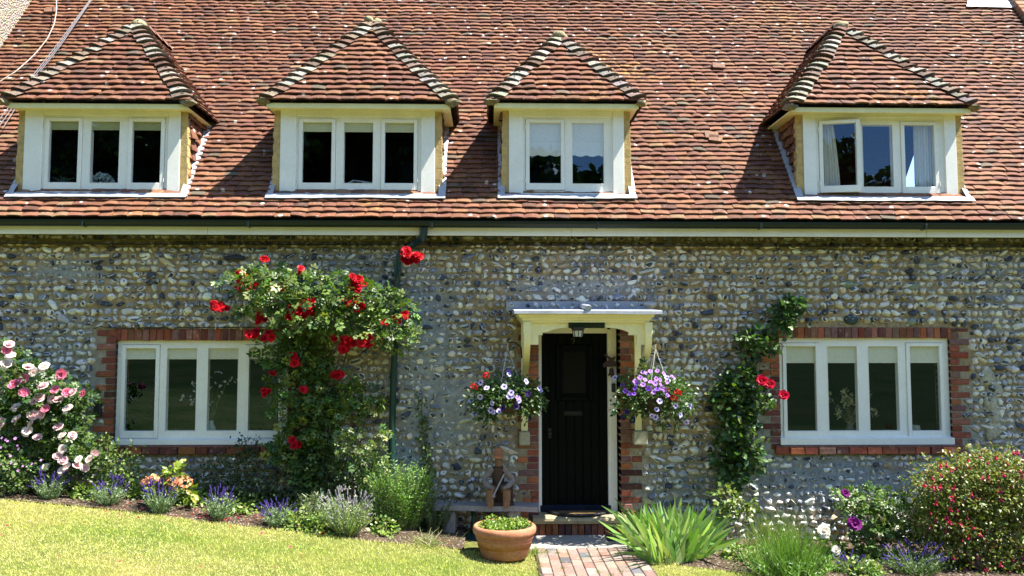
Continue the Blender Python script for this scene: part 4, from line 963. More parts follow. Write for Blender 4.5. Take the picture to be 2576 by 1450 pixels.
def stems(parent,name,paths,r,col):
    mb=MB()
    for p in paths:
        p=np.array(p,float); t=np.linspace(0,len(p)-1,max(8,len(p)*4)); q=np.stack([np.interp(t,range(len(p)),p[:,i]) for i in range(3)],1); q+=rng.normal(0,.006,q.shape); mb.tube(q,np.linspace(r,r*.45,len(q)),5,col)
    return mb.build(name,M_STEM,parent,True)
def base(px,py): q=gp(px,py); return tuple(q)

# --- red climbing rose by the drainpipe
b=base(*c6(455,1215)); rose=thing('climbing_rose','climbing rose with dark red blooms trained over the left window and up to the drainpipe','climbing rose',b)
els=[]
for x,y,rx,rz,n in((180,270,80,50,20),(280,255,100,55,34),(390,265,110,60,44),(500,300,110,75,52),(610,300,90,70,44),(720,330,95,75,48),(850,410,105,100,62),(880,500,70,65,34),(330,370,100,70,44),(450,420,120,70,52),(610,430,110,70,44),(730,450,90,60,36),(240,370,70,50,12)):
    c,r=EL(c6,x,y,rx,rz,-.48,.30); els.append((c,r,int(n*.85)))
for x,y,rx,rz,n in((320,560,70,80,26),(400,600,100,90,40),(500,600,80,90,34),(450,720,120,90,46),(600,740,85,95,30),(690,770,70,60,16),(400,830,90,70,26),(520,850,90,60,22),(460,910,90,60,24),(380,990,60,60,14),(560,930,60,50,12),(440,1060,50,50,10),(640,850,70,50,22),(770,800,40,30,9),(480,520,120,70,40),(420,1000,90,80,34),(520,1010,80,70,26),(480,1110,60,60,16)):
    c,r=EL(c6,x,y,rx,rz,-.24,.16); els.append((c,r,n))
foliage(rose,'foliage',els,ROSELEAF,.105,3,ROSEG,[.34,.26,.2,.1,.1],.20,1.25)
stems(rose,'stem',[[b,P(*c6(470,1150),-.2),P(*c6(540,1020),-.15),P(*c6(590,850),-.15),P(*c6(640,600),-.2),P(*c6(700,380),-.3)],[b,P(*c6(440,1150),-.2),P(*c6(360,1000),-.15),P(*c6(340,800),-.15),P(*c6(350,500),-.2),P(*c6(260,280),-.35)],[b,P(*c6(455,1000),-.15),P(*c6(440,700),-.15),P(*c6(480,450),-.25),P(*c6(500,300),-.35)],[P(*c6(640,560),-.15),P(*c6(760,420),-.2),P(*c6(860,300),-.2),P(*c6(900,200),-.2)]],.018,(.10,.075,.045))
for x,y,n,s,sp in((85,375,7,.046,.055),(190,222,3,.04,.035),(192,280,6,.046,.05),(350,287,3,.042,.03),(268,430,4,.042,.04),(235,490,5,.044,.045),(312,500,4,.048,.04),(430,388,9,.05,.065),(490,375,5,.05,.05),(692,255,6,.046,.05),(706,285,3,.042,.03),(672,342,6,.046,.05),(720,367,3,.038,.03),(868,428,2,.038,.03),(905,400,2,.034,.02),(645,540,8,.048,.06),(738,512,7,.048,.06),(425,610,4,.048,.035),(605,665,4,.048,.04),(435,975,3,.046,.035),(465,740,2,.042,.02),(290,748,2,.036,.02),(945,150,11,.05,.075),(288,158,2,.036,.03),(448,205,2,.04,.02),(810,435,2,.036,.02),(330,665,1,.04,0.)):
    Yb=-.6 if 180<y<560 else (-.42 if y>560 else -.5)
    for k in range(int(n*1.5+.5)):
        p=P(*c6(x,y),Yb)+np.array([rng.normal(0,sp*.8),rng.normal(0,.03),rng.normal(0,sp*.6)]); bloom(rose,RED,p,s*.98)
# --- pink rose bush at the left
b=base(*c5(180,980)); pr=thing('pink_rose_bush','tall rose bush covered in pink and blush blooms beside the left window','rose bush',b); els=[]
for x,y,rx,rz,n in((60,320,70,70,26),(150,430,120,80,44),(250,480,140,80,44),(390,500,120,50,26),(130,560,160,100,60),(290,600,130,80,40),(120,700,150,100,60),(320,720,120,90,40),(330,840,160,80,60),(450,790,90,70,26),(50,690,90,100,40),(20,480,60,120,30)):
    c,r=EL(c5,x,y,rx,rz,-.42,.26); els.append((c,r,n))
foliage(pr,'foliage',els,ROSELEAF,.10,3,[(.055,.11,.022),(.04,.085,.02),(.09,.15,.03),(.14,.19,.045)],[.35,.35,.2,.1],.2,1.3)
stems(pr,'stem',[[b,P(*c5(160,700),-.35),P(*c5(120,450),-.35),P(*c5(50,260),-.4)],[b,P(*c5(230,760),-.35),P(*c5(280,520),-.4),P(*c5(420,490),-.45)],[b,P(*c5(330,850),-.4),P(*c5(460,800),-.5)],[P(*c5(130,990),-.35),P(*c5(128,600),-.3)]],.014,(.09,.085,.04))
for x,y in((50,235),(35,262),(55,297),(30,340),(150,355),(175,380),(125,412),(232,355),(325,392),(75,450),(125,492),(230,455),(290,475),(350,490),(385,487),(440,495),(210,515),(180,535),(275,522),(310,527),(355,575),(240,575),(220,600),(165,655),(143,692),(200,722),(88,630),(310,668),(325,715),(380,712),(330,785),(305,822),(335,845),(412,840),(500,803),(470,840),(447,882),(408,873),(350,880),(240,880),(325,900),(4,640),(8,662),(175,605),(85,565)):
    m=[PINK[0],PINK[1],PINK[1],PINK[2],PINK[3]] if y<640 else [PINK[1],PINK[3],PINK[1]]
    bloom(pr,m,P(*c5(x,y),-.70),.053 if y<760 else .046)
# --- climber right of the door
b=base(*c8(400,1150)); cl=thing('wall_climber','leafy climbing rose on the wall left of the right window with two crimson blooms','climbing rose',b); els=[]
for x,y,rx,rz,n in((690,150,60,35,22),(640,190,55,50,26),(640,250,40,50,18),(500,300,80,40,24),(560,330,60,60,18),(480,370,50,40,14),(440,490,80,50,32),(390,560,80,60,34),(500,570,60,60,24),(400,640,90,50,34),(540,620,45,40,14),(330,590,70,40,14),(400,740,80,60,34),(460,720,60,60,20),(440,830,90,60,36),(400,910,80,60,34),(480,890,70,50,22),(400,980,70,50,26),(340,870,50,60,12)):
    c,r=EL(c8,x,y,rx,rz,-.20,.13); els.append((c,r,n))
foliage(cl,'foliage',els,LEAF_R,.072,5,[(.05,.115,.028),(.035,.08,.02),(.10,.17,.04),(.16,.20,.05)],[.4,.3,.2,.1],.24,1.15)
stems(cl,'stem',[[b,P(*c8(390,1000),-.12),P(*c8(420,800),-.1),P(*c8(400,600),-.1),P(*c8(470,450),-.1),P(*c8(530,300),-.1),P(*c8(690,130),-.12)],[b,P(*c8(480,850),-.1),P(*c8(520,650),-.1),P(*c8(560,560),-.1)]],.016,(.10,.055,.04))
for x,y,s in((540,512,.062),(578,528,.056),(645,582,.06)): bloom(cl,CRIM,P(*c8(x,y),-.35),s,d=np.array([-.3,-.8,.4]))
b=base(*c8(420,1190)); yl=thing('leafy_shrub','sunlit yellow green leafy shrub at the wall foot behind the iris clump','shrub',b)
foliage(yl,'foliage',[(*EL(c8,370,1070,70,50,-.5,.16),26),(*EL(c8,420,1120,90,50,-.55,.16),26),(*EL(c8,350,1150,60,60,-.55,.14),16),(*EL(c8,490,1130,40,30,-.5,.1),8)],LEAF_R,.055,5,[(.16,.22,.045),(.10,.16,.03),(.22,.25,.06)],None,.24)
stems(yl,'stem',[[b,P(*c8(400,1120),-.45),P(*c8(350,1040),-.45)],[b,P(*c8(440,1140),-.5)]],.009,(.12,.08,.05))
# --- wisp of creeper beside the drainpipe
b=base(*c6(1000,1190)); cr=thing('wall_creeper','thin green creeper climbing the wall right of the drainpipe','creeper',b)
foliage(cr,'foliage',[(*EL(c6,x,y,22,45,-.06,.03),n) for x,y,n in((992,760,5),(985,840,7),(990,900,10),(1000,960,10),(1010,1030,14),(1018,1090,14),(1005,1150,12))],LEAF_R,.035,5,[(.07,.13,.025),(.14,.19,.04)],None,.3)
stems(cr,'stem',[[b,P(*c6(1010,1050),-.04),P(*c6(990,900),-.04),P(*c6(988,740),-.03)]],.007,(.1,.07,.05))

# --- iris clump
cp=gp(*c7(1130,1370)); ir=thing('iris_clump','big clump of sword shaped iris leaves in full sun right of the path','iris plant',tuple(cp))
n=250; px=rng.uniform(1040,1335,n); py=1350+rng.uniform(-48,45,n)-(np.abs(px-1188)/160)**2*18; B_=np.array([gp(*c7(x,y)) for x,y in zip(px,py)]); B_[:,2]=hgt(B_[:,0],B_[:,1])
k=.75*(px-1188)/160; ln=rng.uniform(.32,.62,n)*(1-.22*np.abs(k)); T_=B_+np.stack([k*.22+rng.normal(0,.11,n),rng.normal(-.05,.12,n),ln],1); bend=np.stack([k*.10+rng.normal(0,.07,n),rng.normal(-.04,.05,n),-np.abs(rng.normal(.02,.06,n))],1)
sel=np.arange(n)<16; T_[sel]=B_[sel]+np.stack([np.where(rng.random(16)<.6,-1,1)*rng.uniform(.18,.34,16),rng.uniform(-.2,.02,16),rng.uniform(.25,.42,16)],1); bend[sel]=np.stack([np.sign(T_[sel,0]-B_[sel,0])*.10,np.full(16,-.03),-rng.uniform(.12,.30,16)],1)
mb=MB(); fc=unit(np.stack([rng.normal(0,.8,n),-np.ones(n),rng.normal(.2,.3,n)],1))
strips(mb,B_,T_,rng.uniform(.048,.07,n),.004,bend,pick([(.20,.36,.08),(.13,.27,.055),(.30,.45,.14),(.38,.47,.20)],n,None,.12,.05),8,fc)
mb.build('leaf_blades',m_vc('iris_leaf',.38,12,.85,1.12,.2,30,.004,.5,trans=.28,tcol=(1,1.15,.45),sc_=(6,6,.3)),ir)

# --- lavender and other soft plants
def lavender(label,cv,x,y,h,w,n,col=(.22,.30,.16),spk=SPIKE,ns=36,name='lavender',grp='lavender clumps along the beds'):
    g=gp(*cv(x,y)); t=thing(name,label,'lavender',tuple(g),grp); g[2]-=.02
    nb=n; a=rng.uniform(0,6.283,nb); rr=np.sqrt(rng.uniform(0,1,nb)); B_=g+np.stack([np.cos(a)*rr*w*.22,np.sin(a)*rr*w*.18,np.zeros(nb)],1); L=h*rng.uniform(.35,.72,nb); T_=B_+np.stack([np.cos(a)*rr*w*.75,np.sin(a)*rr*w*.6,L],1)
    mb=MB(); strips(mb,B_,T_,.007,.002,np.stack([np.zeros(nb),np.zeros(nb),rng.normal(0,.01,nb)],1),pick([col,np.array(col)*.7,np.array(col)*1.3],nb,None,.15,.06),3,unit(rng.normal(0,1,(nb,3))))
    nl=nb*7; i=rng.integers(nb,size=nl); f=rng.uniform(.25,1,nl)[:,None]; pts=B_[i]+(T_[i]-B_[i])*f; out=unit(np.stack([rng.normal(0,1,nl),rng.normal(0,1,nl),rng.uniform(.3,1.4,nl)],1)); scatter(mb,LEAF_N,pts,out,.038,pick([col,np.array(col)*.7,np.array(col)*1.25],nl,None,.15,.06),.4,.3)
    mb.build('foliage',M_LEAF,t)
    a=rng.uniform(0,6.283,ns); rr=np.sqrt(rng.uniform(.02,1,ns)); B2=g+np.stack([np.cos(a)*rr*w*.3,np.sin(a)*rr*w*.25,np.full(ns,h*.3)],1); T2=g+np.stack([np.cos(a)*rr*w*.92,np.sin(a)*rr*w*.7,h*rng.uniform(.55,1.08,ns)*(1-.2*rr)],1)
    mb=MB(); strips(mb,B2,T2,.0045,.003,np.zeros((ns,3)),pick([(.16,.22,.10)],ns),2,unit(rng.normal(0,1,(ns,3)))); mb.build('stem',M_STEM,t)
    for k in range(ns):
        d=T2[k]-B2[k]; link('flower_spike',spk,t,T2[k]-d/np.linalg.norm(d)*.01,Vector(d).to_track_quat('Z','Y').to_euler(),(.055*rng.uniform(.8,1.2),.055,.052*rng.uniform(.7,1.3)))
bush_late=[]

for nm,lb,cv,x,y,w in(('bedding_plant','leafy green plant in the soil between the iris and the feathery herb',c8,430,1370,70),('bedding_plant','low leafy plant at the very bottom edge left of the corner lavender',c8,1030,1440,80),('bedding_plant','small leafy plant in front of the wispy grass, between iris and ornamental grass',c8,540,1400,70),('bedding_plant','leafy plant at the right foot of the ornamental grass',c8,800,1410,70),('bedding_plant','dark leafy plant filling the gap under the purple rose by the fuchsia',c8,1190,1390,90)):
    bush_late.append((nm,lb,cv,x,y,w))
lavender('grey green lavender in front of the pink rose, leftmost of the violet clumps',c5,262,1050,.35,.20,110)
lavender('sparse lavender clump between the pink rose bush and the orange hydrangea',c5,570,1080,.31,.23,120)
lavender('deep violet lavender clump just in front of the orange hydrangea',c5,840,1118,.37,.20,120,ns=52)
lavender('tall thin lavender standing in the petal strewn soil left of the red rose stem',c5,1150,1158,.38,.18,90)
lavender('low violet lavender clump in front of the climbing rose stem',c6,345,1345,.29,.22,110,ns=44)
lavender('violet lavender in the corner bed in front of the fuchsia bush',c8,1275,1448,.34,.34,150,(.12,.18,.07),ns=60)
lavender('small faded lavender between the grasses and the purple rose',c8,960,1440,.24,.2,80,(.14,.20,.08),ns=22)
lavender('pale silvery lavender mound left of the bright rosemary',c6,655,1385,.50,.30,330,(.30,.36,.17),SPIKE_P,70)
# rosemary
def rosemary(label,cv,x,y,h,w,n,cols,dp=.3,name='rosemary',per=46,ls=.036):
    g=gp(*cv(x,y)); g[1]=min(g[1]+.12,-.3); g[2]=hgt(g[0],g[1]); t=thing(name,label,'shrub',tuple(g)); a=rng.uniform(0,6.283,n); rr=np.sqrt(rng.uniform(0,1,n)); B_=g+np.stack([np.cos(a)*rr*w*.5,np.sin(a)*rr*dp*.5,np.full(n,-.02)],1); T_=B_+np.stack([np.cos(a)*rr*w*.5+rng.normal(0,.03,n),np.sin(a)*rr*dp*.4,h*rng.uniform(.6,1.03,n)*(1-.18*rr)],1); T_[:,1]=np.minimum(T_[:,1],-.05)
    mb=MB(); strips(mb,B_,T_,.009,.003,np.zeros((n,3)),pick([(.13,.12,.06)],n),3); mb.build('stem',M_STEM,t)
    nl=n*per; i=np.repeat(np.arange(n),per); f=np.tile(np.linspace(.12,1,per),n)[:,None]; pts=B_[i]+(T_[i]-B_[i])*f; out=unit(np.stack([rng.normal(0,1,nl),rng.normal(0,1,nl),rng.uniform(.4,1.2,nl)],1)); mb=MB(); scatter(mb,LEAF_N,pts,out,ls,pick(cols,nl,None,.16,.06),.4,.25); mb.build('foliage',M_LEAF,t)
rosemary('bright green upright rosemary bush at the foot of the drainpipe',c6,870,1375,.78,.44,190,[(.13,.26,.035),(.09,.19,.025),(.20,.33,.055)],ls=.044,per=56)
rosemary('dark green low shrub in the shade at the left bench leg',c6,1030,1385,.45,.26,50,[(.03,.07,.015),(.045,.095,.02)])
rosemary('grey green sage with narrow leaves below the climbing rose',c6,510,1350,.36,.22,30,[(.22,.27,.14),(.16,.2,.1)],ls=.075,per=26,name='sage_plant')
rosemary('fine feathery green herb filling the front of the right bed',c8,690,1475,.30,.45,80,[(.13,.25,.04),(.18,.31,.06),(.08,.16,.03)],.5,name='feathery_herb',per=30,ls=.05)
def grassclump(label,cv,x,y,h,w,n,cols):
    g=gp(*cv(x,y)); t=thing('grass_clump',label,'grass clump',tuple(g)); B_=g+np.stack([rng.normal(0,w*.4,n),rng.normal(0,.1,n),np.full(n,-.02)],1); T_=B_+np.stack([rng.normal(0,w*.35,n),rng.normal(-.02,.1,n),h*rng.uniform(.4,1.1,n)],1); mb=MB(); strips(mb,B_,T_,.006,.001,np.stack([rng.normal(0,.05,n),rng.normal(0,.03,n),-np.abs(rng.normal(0,.03,n))],1),pick(cols,n,None,.15,.06),5,unit(rng.normal(0,1,(n,3)))); mb.build('leaf_blades',M_BLADE,t)
grassclump('fine green ornamental grass arching in the front of the right bed',c8,680,1460,.50,.40,900,[(.13,.25,.04),(.19,.32,.06),(.09,.18,.03)])
grassclump('wispy tall grass in front of the sunlit wall foot, right of the iris',c8,600,1330,.50,.45,420,[(.14,.24,.05),(.22,.30,.08),(.30,.32,.12)])
grassclump('straw pale tuft of long grass at the left end of the bench paving',c6,1000,1425,.15,.28,150,[(.20,.27,.06),(.45,.42,.2)])
grassclump('rough green tuft of grass against the terracotta planter base',c7,520,1345,.12,.16,120,[(.18,.28,.05),(.3,.34,.09)])
# leafy bushes
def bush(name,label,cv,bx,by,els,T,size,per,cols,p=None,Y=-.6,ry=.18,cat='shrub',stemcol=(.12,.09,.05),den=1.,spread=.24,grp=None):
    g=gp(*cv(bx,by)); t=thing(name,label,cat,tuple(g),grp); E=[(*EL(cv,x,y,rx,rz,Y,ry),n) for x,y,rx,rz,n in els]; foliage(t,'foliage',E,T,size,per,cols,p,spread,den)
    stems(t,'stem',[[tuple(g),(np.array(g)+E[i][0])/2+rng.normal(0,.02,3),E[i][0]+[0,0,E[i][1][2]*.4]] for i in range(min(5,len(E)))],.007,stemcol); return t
bush('shrub','slender light green shrub with arching shoots left of the left window sill',c5,620,1030,((560,800,60,60,26),(620,860,80,60,40),(560,920,90,70,26),(680,880,60,60,16),(640,960,110,50,26),(720,800,40,40,5),(520,760,30,40,5)),LEAF,.042,6,[(.09,.16,.03),(.06,.11,.022),(.15,.21,.045)],Y=-.45)
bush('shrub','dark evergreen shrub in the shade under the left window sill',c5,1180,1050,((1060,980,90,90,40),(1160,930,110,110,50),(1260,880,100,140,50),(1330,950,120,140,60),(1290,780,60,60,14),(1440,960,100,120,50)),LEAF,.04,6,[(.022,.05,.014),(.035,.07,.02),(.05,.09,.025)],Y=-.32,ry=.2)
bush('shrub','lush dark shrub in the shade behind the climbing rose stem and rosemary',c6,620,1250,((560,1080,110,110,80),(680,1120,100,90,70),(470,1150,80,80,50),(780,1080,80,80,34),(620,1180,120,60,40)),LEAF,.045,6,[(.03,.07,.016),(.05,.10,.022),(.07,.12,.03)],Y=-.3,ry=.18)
bush('leafy_rose','pale green young rose shoots lit by the sun left of the drainpipe foot',c6,720,1170,((720,970,100,40,22),(690,1030,90,60,26),(760,1080,60,50,18),(800,950,50,30,7),(660,980,40,40,8)),ROSELEAF,.09,2,[(.13,.19,.05),(.09,.15,.035),(.2,.23,.08)],Y=-.5,ry=.12)
def gflower(t,cv,pts,mesh,size,Y,name='flower'):
    for x,y in pts: link(name,mesh,t,P(*cv(x,y),Y),facing([rng.normal(0,.3),-1,rng.uniform(.1,.9)]),size*rng.uniform(.8,1.15))
MAUVE=flower_mesh('mauve_cranesbill',petunia((.52,.25,.55),(.45,.2,.5),(.6,.5,.6))); 
t=bush('cranesbill','mauve flowered cranesbill at the left edge below the pink rose','%s'%'x' and c5,70,1000,((50,900,90,80,50),(20,800,50,80,26),(130,930,80,70,34),(100,860,70,50,24),(60,960,90,40,24)),LEAF_R,.045,6,[(.11,.18,.05),(.08,.14,.035),(.17,.22,.08)],Y=-.68,cat='flowering plant')
gflower(t,c5,[(10,725),(30,735),(80,728),(92,765),(98,783),(5,775),(120,873),(58,858),(168,862),(95,897),(40,742),(215,842),(55,820),(3,860)],MAUVE,.016,-.85)
def hyd(mb):
    for k in range(70):
        d=unit(rng.normal(0,1,3)); d[2]=abs(d[2]); c=pick([(.66,.22,.10),(.70,.34,.18),(.62,.16,.14),(.66,.44,.20)],1)[0]; A=frames(np.repeat(unit(rng.normal(0,1,(1,3))),1,0),d[None]); 
        for q in range(4):
            a=q*1.571; x=A[0][:,0];y=A[0][:,1]; dd=x*math.cos(a)+y*math.sin(a); mb.inst(LEAF_R[0],LEAF_R[1],frames(dd[None],d[None])*.20,(d*.95)[None],c[None])
HYD=flower_mesh('hydrangea_head',hyd)
t=bush('hydrangea','orange and pink hydrangea with lime leaves under the left window','%s'%'x' and c5,900,1050,((880,920,70,40,12),(910,900,50,30,8),(870,990,110,40,14),(980,1010,40,30,6)),LEAF,.085,4,[(.25,.32,.03),(.16,.24,.03),(.3,.30,.04)],Y=-.72,ry=.12,cat='flowering plant')
for x,y,s in((815,950,.115),(775,950,.07),(955,955,.115),(905,945,.08)): link('flower_head',HYD,t,P(*c5(x,y),-.8)-[0,0,s*.3],(rng.normal(-.3,.15),rng.normal(0,.1),rng.uniform(0,6)),(s,s,s*.8))
for nm,lb,cv,x,y,w in(('bedding_plant','low yellow green leafy plant at the lawn edge in front of the left lavender',c5,30,990,70),('bedding_plant','small leafy plant between the two leftmost lavender clumps',c5,360,1020,70),('bedding_plant','yellowish rosette of leaves at the lawn edge right of the leftmost lavender',c5,455,1045,60),('bedding_plant','leafy green plant left of the deep violet lavender',c5,735,1045,60),('bedding_plant','small dull green plant in bare soil right of the deep violet lavender',c5,1020,1085,60),('bedding_plant','broad leaved green plant left of the low violet lavender clump',c6,200,1270,75),('bedding_plant','variegated plant with cream edged leaves right of the low violet lavender',c6,420,1265,60),('bedding_plant','pale green leafy plant under the cranesbill, next to the leftmost lavender',c5,170,1005,60),('bedding_plant','bushy green plant hugging the foot of the slender shrub',c5,655,1010,80),('bedding_plant','dark green leafy plant in the shade right of the orange hydrangea',c5,1085,1050,80),('bedding_plant','large lime green leafy mound behind the low violet lavender clump',c6,350,1235,100),('bedding_plant','lime leafy plant between the violet lavender and the grey green sage',c6,455,1300,70),('bedding_plant','wide leafy plant in front of the tall thin lavender',c6,130,1290,80),('bedding_plant','broad green leaves spilling to the lawn between the deep violet and tall thin lavender',c5,960,1075,80),('bedding_plant','bushy leafy plant behind the second lavender, below the slender shrub',c5,500,1020,90),('bedding_plant','leafy plant at the lawn edge left of the pale lavender mound',c6,540,1365,60),('bedding_plant','dense green plant behind the tall thin lavender, under the window sill',c5,1180,1060,100),('bedding_plant','low green plant at the lawn edge in front of the pale lavender mound',c6,430,1345,50),('bedding_plant','tiny leafy plant beside the planter end of the rosemary',c6,820,1375,50),('bedding_plant','small flowerless weed in the bare soil under the purple rose',c8,1060,1370,60),*bush_late,('bedding_plant','spreading leafy plant at the front of the right bed below the white rose',c8,860,1350,70)):
    var='cream' in lb; bush(nm,lb,cv,x,y+15,((x,y-24,w*1.1,42,40),(x+w*.45,y-6,w*.7,28,20),(x-w*.45,y-6,w*.7,28,20)),LEAF_R,.046,5,[(.42,.42,.22),(.14,.2,.06)] if var else [(.16,.25,.042),(.11,.19,.035),(.24,.31,.06)],Y=gp(*cv(x,y+10))[1]+.04,ry=.13,cat='bedding plant',grp='low bedding plants at the lawn edge')
# purple rose
t=bush('purple_rose_bush','small rose bush with purple and white blooms in front of the right window','%s'%'x' and c8,1080,1370,((950,1080,60,40,16),(1060,1090,90,60,30),(1150,1100,70,60,24),(1100,1190,110,70,40),(1190,1180,80,90,34),(1060,1270,90,50,24),(1200,1270,70,50,20),(1000,1150,50,50,10)),ROSELEAF,.095,3,[(.09,.16,.03),(.06,.115,.025),(.13,.19,.045)],Y=-.75,ry=.2,cat='rose bush')
for x,y,m,s in((940,1052,PURP,.045),(985,1200,PURP,.062),(970,1190,PURP,.045),(838,1235,WHT,.06),(897,1326,WHT,.05),(1250,1085,WHT,.028),(1290,1395,WHT,.025)): bloom(t,m,P(*c8(x,y),-1.0),s,d=np.array([-.2,-.9,.5]))
# fuchsia
g=gp(*c8(1600,1440)); fu=thing('fuchsia_bush','large fuchsia bush hung with small red flowers in the bottom right corner','fuchsia bush',tuple(g)); E=[]
for x,y,rx,rz,n in((1480,960,130,60,70),(1620,930,150,70,90),(1740,960,140,90,90),(1400,1060,140,90,100),(1540,1070,180,110,160),(1700,1080,170,120,150),(1850,1080,150,150,110),(1380,1180,130,90,90),(1520,1220,170,110,140),(1680,1240,180,120,150),(1840,1260,150,130,110),(1420,1310,140,80,70),(1580,1360,190,90,110),(1760,1380,180,90,100),(1340,1110,60,60,24),(1300,1000,50,40,8),(1350,930,45,50,9),(1560,870,50,40,10),(1690,880,60,50,12),(1450,900,40,40,8),(1290,1180,50,50,10),(1790,880,60,60,12)):
    E.append((*EL(c8,x,y,rx,rz,-1.05,.32),int(n*1.5)))
foliage(fu,'foliage',E,LEAF,.036,7,[(.10,.145,.028),(.15,.18,.035),(.065,.10,.02),(.20,.17,.045),(.22,.10,.05)],[.34,.26,.22,.12,.06],.16,1.25,spread=None or .15) if False else foliage(fu,'foliage',E,LEAF,.040,7,[(.15,.20,.033),(.22,.24,.045),(.09,.13,.025),(.27,.20,.055),(.28,.11,.05)],[.36,.32,.18,.10,.04],.15,1.3)
stems(fu,'stem',[[tuple(g),(np.array(g)+e[0])/2,e[0]+[0,-.1,e[1][2]*.8]] for e in E],.01,(.12,.07,.05))
def fuchsia(mb):
    mb.lathe([(.10,1.),(.16,.6),(.18,.1),(.30,-.1)],(0,0,0),7,(.50,.02,.06))
    for q in range(4): a=q*1.571+.4; mb.inst(LEAF[0],LEAF[1],frames(np.array([[math.cos(a),math.sin(a),-.35]]),np.array([[0,0,1.]]))*.85,np.zeros((1,3)),np.array([[.55,.02,.05]]))
    mb.lathe([(.34,0),(.38,-.45),(.05,-.8)],(0,0,0),7,(.28,.02,.20))
FU=flower_mesh('fuchsia_flower',fuchsia)
cent=[e for e in E]
for k in range(100):
    e=cent[rng.integers(len(cent))]; d=unit(np.array([rng.normal(0,.6),-abs(rng.normal(.9,.3)),rng.normal(.1,.55)])); p=e[0]+d*e[1]*1.0+np.array([0,-.03,0]); link('fuchsia_flower',FU,fu,p,(rng.normal(0,.25),rng.normal(0,.25),rng.uniform(0,6)),.031*rng.uniform(.8,1.3))
# fallen petals
n=330; px=np.concatenate([rng.uniform(250,1150,200),rng.uniform(0,1350,40),rng.uniform(480,900,90)]); py=np.concatenate([1270+(px[:200]-250)*.085+rng.normal(0,16,200),rng.uniform(1300,1440,40),rng.uniform(1285,1325,90)])
pt=np.array([gp(x,y) for x,y in zip(px,py)]); pt[:,2]=hgt(pt[:,0],pt[:,1])+.03; mb=MB(); dv=unit(np.stack([rng.normal(0,1,n),rng.normal(0,1,n),rng.normal(0,.3,n)],1)); A=frames(dv,unit(np.stack([rng.normal(0,.4,n),rng.normal(-.2,.4,n),np.ones(n)],1)))*rng.uniform(.014,.030,n)[:,None,None]; T=leaf_t(.9); mb.inst(T[0],T[1],A,pt,pick([(.42,.008,.03),(.5,.05,.10),(.35,.01,.01)],n))
o=mb.build('fallen_petals',M_PETAL); o['kind']='stuff'; tag(o,'red rose petals scattered over the lawn edge and soil','petals')

# ------------------------------------------------------------------ hanging baskets
def basket(label,cx,cy,Y,rx,rz,wh,vi,li,nv,ge,hook,trail):
    c=P(*c7(cx,cy),Y); k=SC[c7]/FPX*(Y-CAMP[1]); t=thing('hanging_basket',label,'hanging basket',tuple(c),'flower baskets either side of the door'); R_=np.array([rx*k,.27,rz*k])
    mb=MB(); prf=[(.01,-.20)]+[(.19*math.sin(a),-.02-.18*math.cos(a)) for a in np.linspace(.15,1.57,7)]+[(.20,.0),(.18,.0),(.02,-.02)]; mb.lathe(prf,tuple(c+[0,0,.02]),20,(.06,.045,.025)); mb.build('basket',M_STONE,t,True)
    els=[(c+[0,0,.03],R_*[.85,1,.62],220),(c+[-.5*R_[0],-.03,-.02],R_*[.5,.7,.55],100),(c+[.5*R_[0],-.03,-.02],R_*[.5,.7,.6],100),(c+[0,0,.4*R_[2]],R_*[.6,.7,.5],80)]
    for x,y,n in trail: els.append((P(*c7(x,y),Y-.12),np.array([.05,.05,.08]),n))
    foliage(t,'foliage',els,LEAF,.046,5,[(.06,.13,.028),(.04,.09,.02),(.10,.17,.035)],None,.2,1.)
    hp=P(*c7(*hook),Y); mb=MB(); 
    for a in(0,2.1,4.2): mb.tube([hp,c+[.19*math.cos(a),.19*math.sin(a),.02]],.0035,5,(.5,.5,.5))
    mb.tube([hp+[0,0,.05],hp],.007,6,(.5,.35,.2)); mb.build('chain',m_vc('chain_metal',.4),t)
    def put(lst,me,nm,s):
        for x,y in lst:
            q=P(*c7(x,y),0); p=np.array([0,0,0.]); dx=((x-cx)/rx); dz=((y-cy)/rz); x+=rng.normal(0,5); y+=rng.normal(0,5); dep=.27*math.sqrt(max(.05,1-min(.95,dx*dx+dz*dz)))+.05; p=P(*c7(x,y),Y-dep); link(nm,me,t,p,facing([dx*.8+rng.normal(0,.4),-1,.4-dz*.5+rng.normal(0,.4)]),s*rng.uniform(.85,1.12))
    put(wh,PET_W,'petunia',.034); put(vi,PET_V,'petunia',.031); put(li,PET_L,'petunia',.030); put(nv,PET_D,'petunia',.038)
    for x,y in ge: link('geranium_head',GERAN,t,P(*c7(x,y),Y-.25),facing([rng.normal(0,.2),-.8,.6]),.044)
    mb=MB(); wx=.41 if cx<700 else 1.722; s=1 if cx>700 else -1; mb.tube([(wx+s*.04,-.30,hp[2]-.12),(wx+s*.05,-.34,hp[2]+.0),(wx+s*.12,-.42,hp[2]+.055),(hp[0]-s*.03,Y,hp[2]+.06),(hp[0],Y,hp[2]+.05),(hp[0]+s*.008,Y,hp[2]+.09)],.008,7,(.02,.02,.02)); mb.build('basket_hook',M_IRON,CAN)
basket('shaded flower basket with white lilac and navy petunias left of the door',395,592,-.55,180,140,[(397,475),(267,525),(390,530),(484,525),(545,548),(557,555),(270,587),(420,570),(430,582),(405,595),(443,610),(322,620),(320,655),(335,660),(350,662),(237,667),(295,545),(220,612)],[(405,468)],[(440,600)],[(495,573),(378,645),(437,640),(510,688)],[(238,540),(297,486)],(398,350),[(320,700,8),(290,690,5),(520,650,10),(260,680,6),(550,630,6)])
